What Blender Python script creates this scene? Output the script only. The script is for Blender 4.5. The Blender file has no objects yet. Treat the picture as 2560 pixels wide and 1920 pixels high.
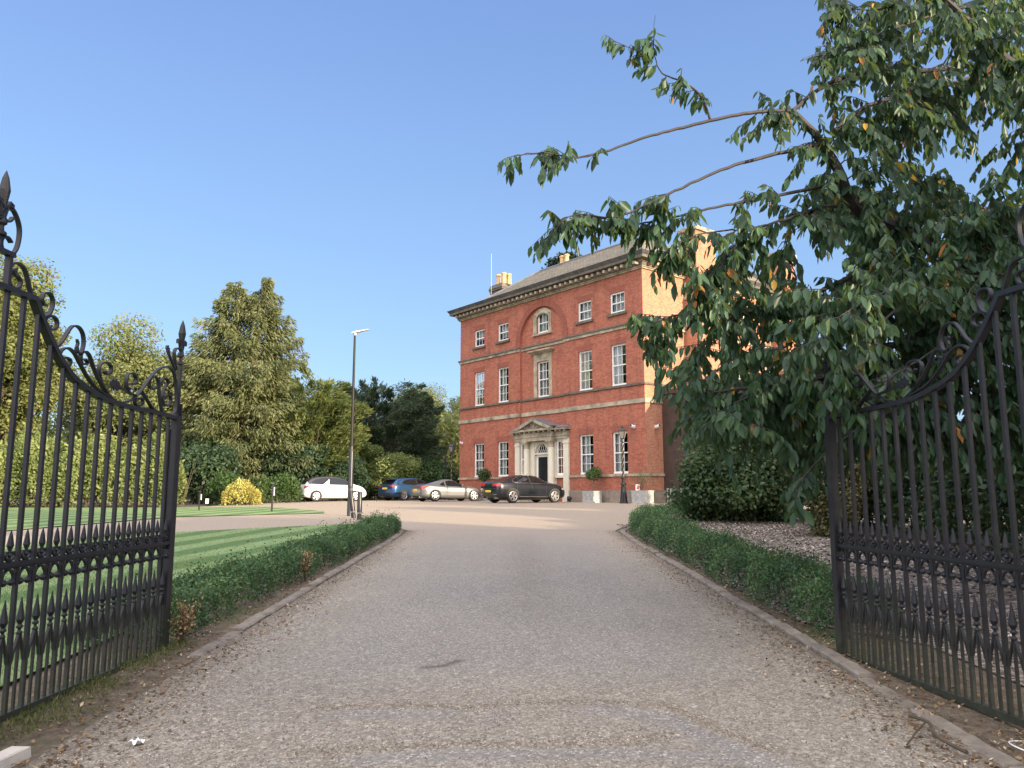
import bpy, bmesh, math, random
import numpy as np
from mathutils import Vector, Matrix
from mathutils.bvhtree import BVHTree
from mathutils.geometry import delaunay_2d_cdt

random.seed(7)
RNG = np.random.default_rng(7)
R = math.radians
C = bpy.context.scene
COL = C.collection

# ------------------------------------------------------------------ camera
FPX, PITCH, EYE = 1923.0, R(8.0), 1.6
cam = bpy.data.cameras.new('camera')
cam.sensor_fit = 'HORIZONTAL'; cam.sensor_width = 36.0; cam.lens = 36.0 * FPX / 2560.0
cam.clip_start = 0.05; cam.clip_end = 2000
camo = bpy.data.objects.new('camera', cam); COL.objects.link(camo)
camo.location = (0, 0, EYE); camo.rotation_euler = (R(90) + PITCH, 0, 0)
C.camera = camo
# ------------------------------------------------------------------ sky, sun, exposure
SUN_EL = 12.0
SUN_AZ = math.degrees(math.atan2(.77, -.64))       # clockwise from +Y
w = bpy.data.worlds.new('World'); C.world = w; w.use_nodes = True
nt = w.node_tree; bg = nt.nodes['Background']
sky = nt.nodes.new('ShaderNodeTexSky'); sky.sky_type = 'NISHITA'; sky.sun_disc = False
sky.sun_elevation = R(SUN_EL); sky.sun_rotation = R(SUN_AZ)
sky.air_density = 1.0; sky.dust_density = 0.6; sky.ozone_density = 2.0
sat = nt.nodes.new('ShaderNodeMix'); sat.data_type = 'RGBA'; sat.blend_type = 'MULTIPLY'; sat.inputs[0].default_value = 1.0
nt.links.new(sky.outputs[0], sat.inputs[6]); sat.inputs[7].default_value = (1.24, 1.22, 1.42, 1)
tcs = nt.nodes.new('ShaderNodeTexCoord'); spz = nt.nodes.new('ShaderNodeSeparateXYZ'); nt.links.new(tcs.outputs['Generated'], spz.inputs[0])
# thin even high haze over the Nishita sky: paler towards the horizon
hzr = nt.nodes.new('ShaderNodeValToRGB'); nt.links.new(spz.outputs[2], hzr.inputs[0])
while len(hzr.color_ramp.elements) < 4: hzr.color_ramp.elements.new(.5)
for e_, (p_, c_) in zip(hzr.color_ramp.elements, ((0.0, (2.55, 3.75, 5.2)), (.17, (1.98, 3.28, 5.1)), (.55, (1.24, 2.12, 4.25)), (1.0, (.85, 1.5, 3.4)))): e_.position = p_; e_.color = (*c_, 1)
wisp = nt.nodes.new('ShaderNodeTexNoise'); wisp.inputs['Scale'].default_value = 2.2; wisp.inputs['Detail'].default_value = 4; nt.links.new(tcs.outputs['Generated'], wisp.inputs['Vector'])
wm = nt.nodes.new('ShaderNodeMapRange'); wm.inputs[3].default_value = .62; wm.inputs[4].default_value = .82; nt.links.new(wisp.outputs[0], wm.inputs[0])
hm = nt.nodes.new('ShaderNodeMix'); hm.data_type = 'RGBA'; nt.links.new(wm.outputs[0], hm.inputs[0])
nt.links.new(sat.outputs[2], hm.inputs[6]); nt.links.new(hzr.outputs[0], hm.inputs[7])
nt.links.new(hm.outputs[2], bg.inputs[0]); bg.inputs[1].default_value = 0.1
# added warm fill glow high behind the camera, to brighten the shaded side
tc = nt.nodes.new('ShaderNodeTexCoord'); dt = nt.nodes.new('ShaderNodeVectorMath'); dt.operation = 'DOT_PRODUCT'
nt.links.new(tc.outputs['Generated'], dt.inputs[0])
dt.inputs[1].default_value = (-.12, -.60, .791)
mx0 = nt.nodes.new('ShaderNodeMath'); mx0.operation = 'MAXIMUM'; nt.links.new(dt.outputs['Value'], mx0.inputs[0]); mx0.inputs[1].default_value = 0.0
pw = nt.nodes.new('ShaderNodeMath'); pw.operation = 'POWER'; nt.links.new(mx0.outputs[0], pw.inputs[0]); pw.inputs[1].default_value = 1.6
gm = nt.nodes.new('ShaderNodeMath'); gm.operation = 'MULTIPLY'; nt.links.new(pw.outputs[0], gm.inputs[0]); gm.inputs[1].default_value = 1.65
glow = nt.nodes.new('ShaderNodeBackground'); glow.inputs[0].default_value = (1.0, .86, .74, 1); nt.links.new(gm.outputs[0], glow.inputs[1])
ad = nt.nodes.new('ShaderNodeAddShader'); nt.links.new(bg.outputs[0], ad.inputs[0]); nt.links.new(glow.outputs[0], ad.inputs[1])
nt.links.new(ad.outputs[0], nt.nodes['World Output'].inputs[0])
sun = bpy.data.lights.new('sun', 'SUN'); sun.energy = 5.0; sun.angle = R(0.6); sun.color = (1.0, .80, .55)
suno = bpy.data.objects.new('sun', sun); COL.objects.link(suno)
sd = Vector((math.sin(R(SUN_AZ)) * math.cos(R(SUN_EL)), math.cos(R(SUN_AZ)) * math.cos(R(SUN_EL)), math.sin(R(SUN_EL))))
suno.rotation_euler = (-sd).to_track_quat('-Z', 'Y').to_euler(); suno.location = sd * 60
vs = C.view_settings; vs.view_transform = 'Standard'; vs.look = 'None'; vs.gamma = 1.0; vs.use_curve_mapping = False
vs.exposure = 1.0

C.cycles.max_bounces = 6; C.cycles.diffuse_bounces = 3; C.cycles.transparent_max_bounces = 8
C.cycles.caustics_reflective = False; C.cycles.caustics_refractive = False
C.cycles.use_denoising = True

# ------------------------------------------------------------------ picture -> place
def ray(px, py):
    u, v = px - 1280.0, py - 960.0
    return (u, FPX * math.cos(PITCH) + v * math.sin(PITCH), FPX * math.sin(PITCH) - v * math.cos(PITCH))
def at(px, py, Y):                       # the point Y metres ahead
    X, D, Z = ray(px, py); k = Y / D
    return Vector((X * k, Y, EYE + Z * k))
def hz(x, y):                            # the lie of the land
    f = 0.031 * max(y, -3.0) if y < 26 else .806 + .25 * (1 - math.exp(-(y - 26) * .124))
    t = min(1, max(0, (-8 - x) / 10)); t = t * t * (3 - 2 * t)
    s = min(1, max(0, (y - 22) / 12)); s = s * s * (3 - 2 * s)
    return f - .11 * t * s
def gp(px, py):                          # where the ray meets the ground
    X, D, Z = ray(px, py); lo, hi = 1.0, 120.0
    for _ in range(50):
        m = (lo + hi) / 2
        if EYE + Z / D * m > hz(X / D * m, m): lo = m
        else: hi = m
    return Vector((X / D * lo, lo, hz(X / D * lo, lo)))

# ------------------------------------------------------------------ objects
def tag(o, label=None, cat=None, group=None, kind=None):
    if label: o['label'] = label
    if cat: o['category'] = cat
    if group: o['group'] = group
    if kind: o['kind'] = kind
    return o
def thing(name, label, cat, loc=(0, 0, 0), rz=0, group=None):
    o = bpy.data.objects.new(name, None); COL.objects.link(o); o.empty_display_size = .2
    o.location = loc; o.rotation_euler = (0, 0, rz)
    return tag(o, label, cat, group)
def dup(root, loc, rz, label, group=None, sc=None):
    r = root.copy(); COL.objects.link(r); r.location = loc; r.rotation_euler = (0, 0, rz)
    if sc: r.scale = sc
    tag(r, label, None, group)
    for ch in list(root.children):
        c = ch.copy(); COL.objects.link(c); c.parent = r
        for g in ch.children:
            d = g.copy(); COL.objects.link(d); d.parent = c
    return r
class MB:
    def __init__(s): s.v = []; s.f = []; s.m = []; s.mi = 0
    def add(s, vs, fs):
        b = len(s.v); s.v += [tuple(p) for p in vs]
        for f in fs: s.f.append(tuple(b + i for i in f)); s.m.append(s.mi)
    def quad(s, a, b, c, d): s.add([a, b, c, d], [(0, 1, 2, 3)])
    def box(s, x0, x1, y0, y1, z0, z1, M=None):
        p = [(x, y, z) for z in (z0, z1) for y in (y0, y1) for x in (x0, x1)]
        if M is not None: p = [M @ Vector(q) for q in p]
        s.add(p, [(0, 2, 3, 1), (4, 5, 7, 6), (0, 1, 5, 4), (2, 6, 7, 3), (0, 4, 6, 2), (1, 3, 7, 5)])
    def frustum(s, x0, x1, y0, y1, z0, X0, X1, Y0, Y1, z1):
        p = [(x0, y0, z0), (x1, y0, z0), (x0, y1, z0), (x1, y1, z0), (X0, Y0, z1), (X1, Y0, z1), (X0, Y1, z1), (X1, Y1, z1)]
        s.add(p, [(0, 2, 3, 1), (4, 5, 7, 6), (0, 1, 5, 4), (2, 6, 7, 3), (0, 4, 6, 2), (1, 3, 7, 5)])
    def lathe(s, prof, c=(0, 0, 0), n=16, M=None, caps=True):
        vs, fs = [], []
        for r, z in prof:
            for k in range(n):
                a = 2 * math.pi * k / n
                q = Vector((c[0] + r * math.cos(a), c[1] + r * math.sin(a), c[2] + z))
                vs.append(M @ q if M is not None else q)
        for i in range(len(prof) - 1):
            for k in range(n):
                k2 = (k + 1) % n
                fs.append((i * n + k, i * n + k2, (i + 1) * n + k2, (i + 1) * n + k))
        if caps:
            fs.append(tuple(range(n - 1, -1, -1))); fs.append(tuple((len(prof) - 1) * n + k for k in range(n)))
        s.add(vs, fs)
    def tube(s, pts, r, n=8, flat=None, caps=True):     # r number or list; flat = (half thickness across y)
        pts = [Vector(p) for p in pts]; N = len(pts)
        rs = r if isinstance(r, (list, tuple)) else [r] * N
        vs, fs = [], []; up = None
        for i, p in enumerate(pts):
            t = (pts[min(i + 1, N - 1)] - pts[max(i - 1, 0)])
            t = t.normalized() if t.length > 1e-9 else Vector((0, 0, 1))
            if up is None:
                up = Vector((0, 0, 1)) if abs(t.z) < .9 else Vector((1, 0, 0))
            a = t.cross(up)
            if a.length < 1e-6: a = t.orthogonal()
            a.normalize(); b = a.cross(t).normalized(); up = b
            for k in range(n):
                an = 2 * math.pi * k / n
                vs.append(p + a * math.cos(an) * rs[i] + b * math.sin(an) * rs[i])
        for i in range(N - 1):
            for k in range(n):
                k2 = (k + 1) % n; fs.append((i * n + k, (i + 1) * n + k, (i + 1) * n + k2, i * n + k2))
        if caps:
            fs.append(tuple(range(n))); fs.append(tuple((N - 1) * n + k for k in range(n - 1, -1, -1)))
        s.add(vs, fs)
    def strap(s, pts, th, wd):           # flat iron bent in the x-z plane: th thick in plane, wd wide in y
        pts = [Vector((p[0], 0, p[1])) for p in pts]; N = len(pts); vs, fs = [], []
        for i, p in enumerate(pts):
            t = (pts[min(i + 1, N - 1)] - pts[max(i - 1, 0)]).normalized()
            n = Vector((-t.z, 0, t.x)) * th / 2
            for q in (p + n, p - n):
                vs.append(q + Vector((0, -wd / 2, 0))); vs.append(q + Vector((0, wd / 2, 0)))
        for i in range(N - 1):
            a, b = i * 4, i * 4 + 4
            fs += [(a, a + 1, b + 1, b), (a + 2, b + 2, b + 3, a + 3), (a, b, b + 2, a + 2), (a + 1, a + 3, b + 3, b + 1)]
        fs += [(0, 2, 3, 1), ((N - 1) * 4, (N - 1) * 4 + 1, (N - 1) * 4 + 3, (N - 1) * 4 + 2)]
        s.add(vs, fs)
    def prism(s, poly, axis, a0, a1):    # polygon extruded along an axis: 'y' -> poly is (x,z); 'x' -> (y,z); 'z' -> (x,y)
        def mk(p, a): return (p[0], a, p[1]) if axis == 'y' else ((a, p[0], p[1]) if axis == 'x' else (p[0], p[1], a))
        n = len(poly); vs = [mk(p, a0) for p in poly] + [mk(p, a1) for p in poly]
        fs = [tuple(range(n)), tuple(range(2 * n - 1, n - 1, -1))] + [(i, i + n, (i + 1) % n + n, (i + 1) % n) for i in range(n)]
        s.add(vs, fs)
    def build(s, name, mat, parent=None, smooth=False, uv=False, fix=True, angle=40):
        me = bpy.data.meshes.new(name); me.from_pydata(s.v, [], s.f); 
        for m in (mat if isinstance(mat, (list, tuple)) else [mat]): me.materials.append(m)
        if isinstance(mat, (list, tuple)): me.polygons.foreach_set('material_index', s.m)
        if fix:
            bm = bmesh.new(); bm.from_mesh(me); bmesh.ops.recalc_face_normals(bm, faces=bm.faces); bm.to_mesh(me); bm.free()
        if smooth:
            me.polygons.foreach_set('use_smooth', [True] * len(me.polygons))
            try: me.set_sharp_from_angle(angle=R(angle))
            except Exception: pass
        if uv: box_uv(me)
        o = bpy.data.objects.new(name, me); COL.objects.link(o)
        if parent: o.parent = parent
        return o
def box_uv(me):
    uvl = me.uv_layers.new(name='UVMap'); vs = me.vertices
    for p in me.polygons:
        n = p.normal; ax = max(range(3), key=lambda i: abs(n[i]))
        for li in p.loop_indices:
            c = vs[me.loops[li].vertex_index].co
            uvl.data[li].uv = (c.y, c.z) if ax == 0 else ((c.x, c.z) if ax == 1 else (c.x, c.y))
def np_mesh(name, V, F, mat, parent=None, attr=None, smooth=False):   # F: (n,k) equal-sized faces
    me = bpy.data.meshes.new(name); n, k = F.shape
    me.vertices.add(len(V)); me.vertices.foreach_set('co', np.ascontiguousarray(V, dtype=np.float32).ravel())
    me.loops.add(n * k); me.loops.foreach_set('vertex_index', np.ascontiguousarray(F, dtype=np.int32).ravel())
    me.polygons.add(n); me.polygons.foreach_set('loop_start', np.arange(0, n * k, k, dtype=np.int32))
    if smooth: me.polygons.foreach_set('use_smooth', np.ones(n, dtype=bool))
    me.update(calc_edges=True); me.materials.append(mat)
    if attr:
        for an, (dom, arr) in attr.items():
            a = me.attributes.new(an, 'FLOAT', dom); a.data.foreach_set('value', np.ascontiguousarray(arr, dtype=np.float32))
    o = bpy.data.objects.new(name, me); COL.objects.link(o)
    if parent: o.parent = parent
    return o

# ------------------------------------------------------------------ materials
def newmat(name):
    m = bpy.data.materials.new(name); m.use_nodes = True
    return m, m.node_tree, m.node_tree.nodes['Principled BSDF']
def ramp(nt, fac, stops):
    r = nt.nodes.new('ShaderNodeValToRGB'); e = r.color_ramp.elements
    while len(e) < len(stops): e.new(.5)
    for i, (p, c) in enumerate(stops):
        e[i].position = p; e[i].color = (*c, 1)
    nt.links.new(fac, r.inputs[0]); return r.outputs[0]
def mixc(nt, fac, a, b, mode='MIX'):
    n = nt.nodes.new('ShaderNodeMix'); n.data_type = 'RGBA'; n.blend_type = mode
    for sock, v in ((n.inputs[0], fac), (n.inputs[6], a), (n.inputs[7], b)):
        if hasattr(v, 'is_linked') or hasattr(v, 'node'): nt.links.new(v, sock)
        elif isinstance(v, (int, float)): sock.default_value = v
        else: sock.default_value = (*v, 1)
    return n.outputs[2]
def noise(nt, scale, det=4, rough=.6, vec=None, out=0):
    n = nt.nodes.new('ShaderNodeTexNoise'); n.inputs['Scale'].default_value = scale; n.inputs['Detail'].default_value = det
    n.inputs['Roughness'].default_value = rough
    if vec is not None: nt.links.new(vec, n.inputs['Vector'])
    return n.outputs[out]
def coord(nt, which='Object'):
    n = nt.nodes.new('ShaderNodeTexCoord'); return n.outputs[which]
def geo_pos(nt): return nt.nodes.new('ShaderNodeNewGeometry').outputs['Position']
def bump(nt, b, h, strength=.3, dist=.01):
    n = nt.nodes.new('ShaderNodeBump'); n.inputs['Strength'].default_value = strength; n.inputs['Distance'].default_value = dist
    nt.links.new(h, n.inputs['Height']); nt.links.new(n.outputs[0], b.inputs['Normal'])
def plain(name, col, rough=.6, metal=0, var=.15, scale=6, bmp=0, coat=0, spec=None):
    m, nt, b = newmat(name)
    nz = noise(nt, scale, 5, .65, coord(nt))
    lo = tuple(c * (1 - var) for c in col); hi = tuple(min(1, c * (1 + var)) for c in col)
    nt.links.new(ramp(nt, nz, [(.3, lo), (.7, hi)]), b.inputs['Base Color'])
    b.inputs['Roughness'].default_value = rough; b.inputs['Metallic'].default_value = metal
    if coat: b.inputs['Coat Weight'].default_value = coat; b.inputs['Coat Roughness'].default_value = .05
    if spec is not None: b.inputs['Specular IOR Level'].default_value = spec
    if bmp: bump(nt, b, noise(nt, scale * 8, 4, .6, coord(nt)), bmp, .01)
    return m
def leafmat(name, cols, trans=.25, rough=.5, attr='tint', spec=.3):
    m, nt, b = newmat(name)
    a = nt.nodes.new('ShaderNodeAttribute'); a.attribute_name = attr
    c = ramp(nt, a.outputs['Fac'], cols)
    nt.links.new(c, b.inputs['Base Color']); b.inputs['Roughness'].default_value = rough
    b.inputs['Specular IOR Level'].default_value = spec
    if trans:
        t = nt.nodes.new('ShaderNodeBsdfTranslucent'); nt.links.new(mixc(nt, .5, c, (.25, .3, .05), 'MIX'), t.inputs[0])
        mx = nt.nodes.new('ShaderNodeMixShader'); mx.inputs[0].default_value = trans
        nt.links.new(b.outputs[0], mx.inputs[1]); nt.links.new(t.outputs[0], mx.inputs[2])
        nt.links.new(mx.outputs[0], nt.nodes['Material Output'].inputs[0])
    return m
def brickmat(name, c1, c2, mortar, patch, sc=1.0):
    m, nt, b = newmat(name)
    uv = coord(nt, 'UV')
    bt = nt.nodes.new('ShaderNodeTexBrick'); nt.links.new(uv, bt.inputs['Vector'])
    bt.inputs['Scale'].default_value = 1.0; bt.inputs['Brick Width'].default_value = .228 * sc; bt.inputs['Row Height'].default_value = .076 * sc
    bt.inputs['Mortar Size'].default_value = .006; bt.inputs['Mortar Smooth'].default_value = .2; bt.inputs['Bias'].default_value = -.1
    bt.inputs['Color1'].default_value = (*c1, 1); bt.inputs['Color2'].default_value = (*c2, 1); bt.inputs['Mortar'].default_value = (*mortar, 1)
    n1 = noise(nt, .9, 5, .7, uv); n2 = noise(nt, 7, 3, .6, uv)
    c = mixc(nt, ramp(nt, n1, [(.45, (0, 0, 0)), (.75, (1, 1, 1))]), bt.outputs['Color'], mixc(nt, .55, bt.outputs['Color'], patch))
    c = mixc(nt, .45, c, ramp(nt, n2, [(.3, (.55, .5, .5)), (.7, (1.25, 1.15, 1.1))]), 'MULTIPLY')
    mp = nt.nodes.new('ShaderNodeMapping'); nt.links.new(uv, mp.inputs[0]); mp.inputs['Scale'].default_value = (1.6, .22, 1)
    soot = ramp(nt, noise(nt, 1.5, 6, .72, mp.outputs[0]), [(.50, (0, 0, 0)), (.72, (.55, .55, .55))])
    c = mixc(nt, soot, c, (c2[0] * .52, c2[1] * .62, c2[2] * .72))
    n3 = noise(nt, 22, 2, .5, uv); c = mixc(nt, .5, c, ramp(nt, n3, [(.32, (.62, .58, .58)), (.5, (1, 1, 1)), (.68, (1.28, 1.3, 1.3))]), 'MULTIPLY')
    nt.links.new(c, b.inputs['Base Color']); b.inputs['Roughness'].default_value = .85
    bump(nt, b, bt.outputs['Fac'], -.4, .01)
    return m

M = {}
M['brick'] = brickmat('red brick', (.44, .130, .076), (.255, .070, .045), (.37, .225, .155), (.46, .205, .12))
M['rubbed'] = brickmat('rubbed brick', (.30, .095, .062), (.27, .085, .055), (.32, .125, .085), (.33, .11, .07))
M['oldbrick'] = brickmat('weathered brick', (.50, .215, .125), (.35, .14, .085), (.46, .32, .22), (.52, .29, .17))
M['stone'] = plain('sandstone', (.34, .295, .215), .85, 0, .55, 1.7, .3)
M['dstone'] = plain('sooty stone', (.13, .115, .09), .85, 0, .4, 4, .3)
M['cream'] = plain('painted stone', (.66, .62, .50), .6, 0, .08, 3, .05)
M['plinth'] = brickmat('ashlar', (.30, .26, .21), (.24, .20, .17), (.16, .14, .12), (.32, .24, .17), 4.2)
M['lead'] = plain('lead', (.20, .21, .23), .45, .3, .3, 3)
M['gutter'] = plain('gutter', (.09, .09, .09), .6, 0, .4, 2.5)
M['white'] = plain('white paint', (.80, .80, .77), .4, 0, .04, 3)
M['door'] = plain('black gloss', (.012, .014, .018), .2, 0, .2, 3)
M['pot'] = plain('buff clay', (.62, .42, .20), .8, 0, .25, 5, .2)
M['curtain'] = plain('net curtain', (.62, .62, .60), .9, 0, .06, 8)
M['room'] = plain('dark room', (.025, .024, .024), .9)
M['darkwing'] = plain('dark brown wall', (.055, .035, .028), .7, 0, .3, 2)  # dark brown over all faces of the side wing
M['iron'] = None
M['concrete'] = plain('concrete', (.20, .175, .14), .9, 0, .45, 5, .6)
M['paleconc'] = plain('pale concrete', (.55, .51, .44), .9, 0, .12, 6, .4)
M['galv'] = plain('stone planter', (.37, .37, .355), .8, 0, .18, 9, .2)
M['black'] = plain('black paint', (.016, .017, .019), .35, 0, .3, 5)
M['tyre'] = plain('rubber', (.018, .018, .018), .8)
M['alloy'] = plain('alloy', (.62, .62, .64), .25, .85, .05, 3)
M['dark'] = plain('dark plastic', (.018, .018, .02), .6)
M['chrome'] = plain('chrome', (.8, .8, .82), .12, 1, .02, 3)
M['redlamp'] = plain('red lamp', (.42, .02, .025), .15, 0, .1, 4, 0, .6)
M['yplate'] = plain('yellow plate', (.72, .52, .06), .4, 0, .05)
M['bark'] = plain('bark', (.085, .065, .045), .9, 0, .4, 8, .6)
M['cbark'] = plain('cherry bark', (.030, .026, .026), .7, 0, .4, 12, .4)
def glassmat(name, col, rough, mix):
    m, nt, b = newmat(name)
    b.inputs['Base Color'].default_value = (*col, 1); b.inputs['Roughness'].default_value = rough
    t = nt.nodes.new('ShaderNodeBsdfTransparent'); t.inputs[0].default_value = (.8, .84, .84, 1)
    g = nt.nodes.new('ShaderNodeBsdfGlossy'); g.inputs['Roughness'].default_value = rough
    bump_n = nt.nodes.new('ShaderNodeBump'); bump_n.inputs['Strength'].default_value = .06
    nt.links.new(noise(nt, 1.6, 2, .5, coord(nt)), bump_n.inputs['Height']); nt.links.new(bump_n.outputs[0], g.inputs['Normal'])
    lw = nt.nodes.new('ShaderNodeLayerWeight'); lw.inputs[0].default_value = mix
    mx = nt.nodes.new('ShaderNodeMixShader'); nt.links.new(lw.outputs['Fresnel'], mx.inputs[0])
    nt.links.new(t.outputs[0], mx.inputs[1]); nt.links.new(g.outputs[0], mx.inputs[2])
    nt.links.new(mx.outputs[0], nt.nodes['Material Output'].inputs[0])
    return m
M['glass'] = glassmat('window glass', (.02, .02, .02), .03, .27)
M['lampglass'] = plain('frosted glass', (.20, .19, .17), .25, 0, .1, 6, 0, 0, .6)
m, nt, b = newmat('car glass'); b.inputs['Base Color'].default_value = (.008, .01, .012, 1); b.inputs['Roughness'].default_value = .04
b.inputs['Specular IOR Level'].default_value = .6; M['carglass'] = m
def carpaint(name, col, metal, rough=.28):
    m, nt, b = newmat(name)
    b.inputs['Base Color'].default_value = (*col, 1); b.inputs['Metallic'].default_value = metal; b.inputs['Roughness'].default_value = rough
    b.inputs['Coat Weight'].default_value = .45; b.inputs['Coat Roughness'].default_value = .03
    return m
# wrought iron: black paint, green-grey bloom towards the foot
m, nt, b = newmat('wrought iron'); p = geo_pos(nt); sx = nt.nodes.new('ShaderNodeSeparateXYZ'); nt.links.new(p, sx.inputs[0])
mr = nt.nodes.new('ShaderNodeMapRange'); mr.inputs[1].default_value = .2; mr.inputs[2].default_value = .75; mr.inputs[3].default_value = .85; mr.inputs[4].default_value = 0
nt.links.new(sx.outputs[2], mr.inputs[0]); nz = noise(nt, 14, 6, .7, p)
mu = nt.nodes.new('ShaderNodeMath'); mu.operation = 'MULTIPLY'; nt.links.new(mr.outputs[0], mu.inputs[0]); nt.links.new(nz, mu.inputs[1])
c = mixc(nt, mu.outputs[0], ramp(nt, nz, [(.3, (.006, .007, .011)), (.75, (.018, .019, .024))]), (.07, .08, .045))
nt.links.new(c, b.inputs['Base Color']); b.inputs['Roughness'].default_value = .48; b.inputs['Specular IOR Level'].default_value = .45; bump(nt, b, noise(nt, 90, 3, .6, p), .25, .002); M['iron'] = m
# slate roof
m, nt, b = newmat('stone slates'); uv = coord(nt, 'UV')
bt = nt.nodes.new('ShaderNodeTexBrick'); nt.links.new(uv, bt.inputs['Vector']); bt.inputs['Scale'].default_value = 1
bt.inputs['Brick Width'].default_value = .28; bt.inputs['Row Height'].default_value = .17; bt.inputs['Mortar Size'].default_value = .012
bt.inputs['Color1'].default_value = (.27, .235, .175, 1); bt.inputs['Color2'].default_value = (.17, .155, .12, 1); bt.inputs['Mortar'].default_value = (.07, .065, .055, 1)
c = mixc(nt, .5, bt.outputs['Color'], ramp(nt, noise(nt, 2.2, 6, .7, uv), [(.3, (.45, .45, .45)), (.7, (1.3, 1.25, 1.1))]), 'MULTIPLY')
c = mixc(nt, .6, c, ramp(nt, noise(nt, 9, 4, .7, uv), [(.3, (.55, .55, .55)), (.7, (1.3, 1.3, 1.25))]), 'MULTIPLY')
nt.links.new(c, b.inputs['Base Color']); b.inputs['Roughness'].default_value = .85; bump(nt, b, bt.outputs['Fac'], -.5, .02); M['slate'] = m

# ------------------------------------------------------------------ the ground
def axis(parts):
    out = [parts[0][0]]
    for a, b2, st in parts:
        n = max(1, int(round((b2 - a) / st))); out += [a + (b2 - a) * i / n for i in range(1, n + 1)]
    return out
def grid(name, xs, ys, off, mat, attr=None):
    V = np.array([(x, y, hz(x, y) + off) for y in ys for x in xs]); nx = len(xs)
    F = np.array([(j * nx + i, j * nx + i + 1, (j + 1) * nx + i + 1, (j + 1) * nx + i) for j in range(len(ys) - 1) for i in range(nx - 1)])
    at_ = {k: ('POINT', np.array([f(x, y) for y in ys for x in xs])) for k, f in attr.items()} if attr else None
    return tag(np_mesh(name, V, F, mat, None, at_, True), kind='structure')
def inpoly(x, y, poly):
    c = False; j = len(poly) - 1
    for i in range(len(poly)):
        xi, yi = poly[i]; xj, yj = poly[j]
        if (yi > y) != (yj > y) and x < (xj - xi) * (y - yi) / (yj - yi) + xi: c = not c
        j = i
    return c
def dense(poly, st=.5, closed=True):
    out = []; n = len(poly)
    for i in range(n if closed else n - 1):
        a, b2 = Vector(poly[i]), Vector(poly[(i + 1) % n]); k = max(1, int((b2 - a).length / st))
        out += [a + (b2 - a) * t / k for t in range(k)]
    if not closed: out.append(Vector(poly[-1]))
    return out
def smooth_line(pts, n=8, closed=False):
    P = [Vector(p) for p in pts]; out = []; N = len(P)
    for i in range(N if closed else N - 1):
        if closed: p0, p1, p2, p3 = P[i - 1], P[i], P[(i + 1) % N], P[(i + 2) % N]
        else: p0, p1, p2, p3 = P[max(i - 1, 0)], P[i], P[i + 1], P[min(i + 2, N - 1)]
        for k in range(n):
            t = k / n
            out.append(.5 * ((2 * p1) + (p2 - p0) * t + (2 * p0 - 5 * p1 + 4 * p2 - p3) * t * t + (3 * p1 - p0 - 3 * p2 + p3) * t ** 3))
    if not closed: out.append(P[-1])
    return out
def sheet(name, poly, off, mat, st=1.0, attr=None):
    bd = dense(poly, st); xs = [p[0] for p in poly]; ys = [p[1] for p in poly]; pts = list(bd)
    y = min(ys) + st * .37
    while y < max(ys):
        x = min(xs) + st * .41
        while x < max(xs):
            if inpoly(x, y, poly): pts.append(Vector((x, y)))
            x += st
        y += st
    n = len(bd)
    V, E, Fc, *_ = delaunay_2d_cdt([p.to_2d() for p in pts], [], [list(range(n))], 1, 1e-5)
    fs = []
    for f in Fc: fs.append(f if len(f) == 3 else f[:3])
    Vn = np.array([(v.x, v.y, hz(v.x, v.y) + off) for v in V]); Fn = np.array(fs)
    a, b2, c2 = Vn[Fn[:, 0]], Vn[Fn[:, 1]], Vn[Fn[:, 2]]
    flip = np.cross(b2 - a, c2 - a)[:, 2] < 0; Fn[flip] = Fn[flip][:, ::-1]
    at_ = {k: ('POINT', np.array([f(v.x, v.y) for v in V])) for k, f in attr.items()} if attr else None
    return tag(np_mesh(name, Vn, Fn, mat, None, at_, True), kind='structure')

def dist_poly(x, y, pl):
    d = 1e9
    for (ax, ay), (bx, by) in zip(pl[:-1], pl[1:]):
        dx, dy = bx - ax, by - ay; t = max(0, min(1, ((x - ax) * dx + (y - ay) * dy) / (dx * dx + dy * dy + 1e-9)))
        d = min(d, math.hypot(x - ax - t * dx, y - ay - t * dy))
    return d
# soil
m, nt, b = newmat('soil'); p = geo_pos(nt)
c = ramp(nt, noise(nt, 9, 8, .75, p), [(.28, (.065, .050, .033)), (.5, (.145, .115, .078)), (.72, (.26, .215, .15))])
c = mixc(nt, ramp(nt, noise(nt, .7, 3, .6, p), [(.52, (0, 0, 0)), (.66, (.7, .7, .7))]), c, (.085, .115, .035))
nt.links.new(c, b.inputs['Base Color']); b.inputs['Roughness'].default_value = .95; bump(nt, b, noise(nt, 40, 6, .7, p), .8, .03); M['soil'] = m
# drive: tar and chippings with loose gravel; two attributes: loose (0..1), edge (0..1)
m, nt, b = newmat('gravel drive'); p = geo_pos(nt)
def at_node(nt, n): a = nt.nodes.new('ShaderNodeAttribute'); a.attribute_name = n; return a.outputs['Fac']
vor = nt.nodes.new('ShaderNodeTexVoronoi'); vor.inputs['Scale'].default_value = 75; nt.links.new(p, vor.inputs['Vector'])
vor2 = nt.nodes.new('ShaderNodeTexVoronoi'); vor2.inputs['Scale'].default_value = 32; nt.links.new(p, vor2.inputs['Vector'])
sp = nt.nodes.new('ShaderNodeSeparateColor'); nt.links.new(vor.outputs['Color'], sp.inputs[0])
sp2 = nt.nodes.new('ShaderNodeSeparateColor'); nt.links.new(vor2.outputs['Color'], sp2.inputs[0])
tar = ramp(nt, sp.outputs[0], [(.0, (.130, .126, .114)), (.55, (.212, .206, .188)), (.9, (.285, .276, .253)), (.97, (.51, .49, .45))])
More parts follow.
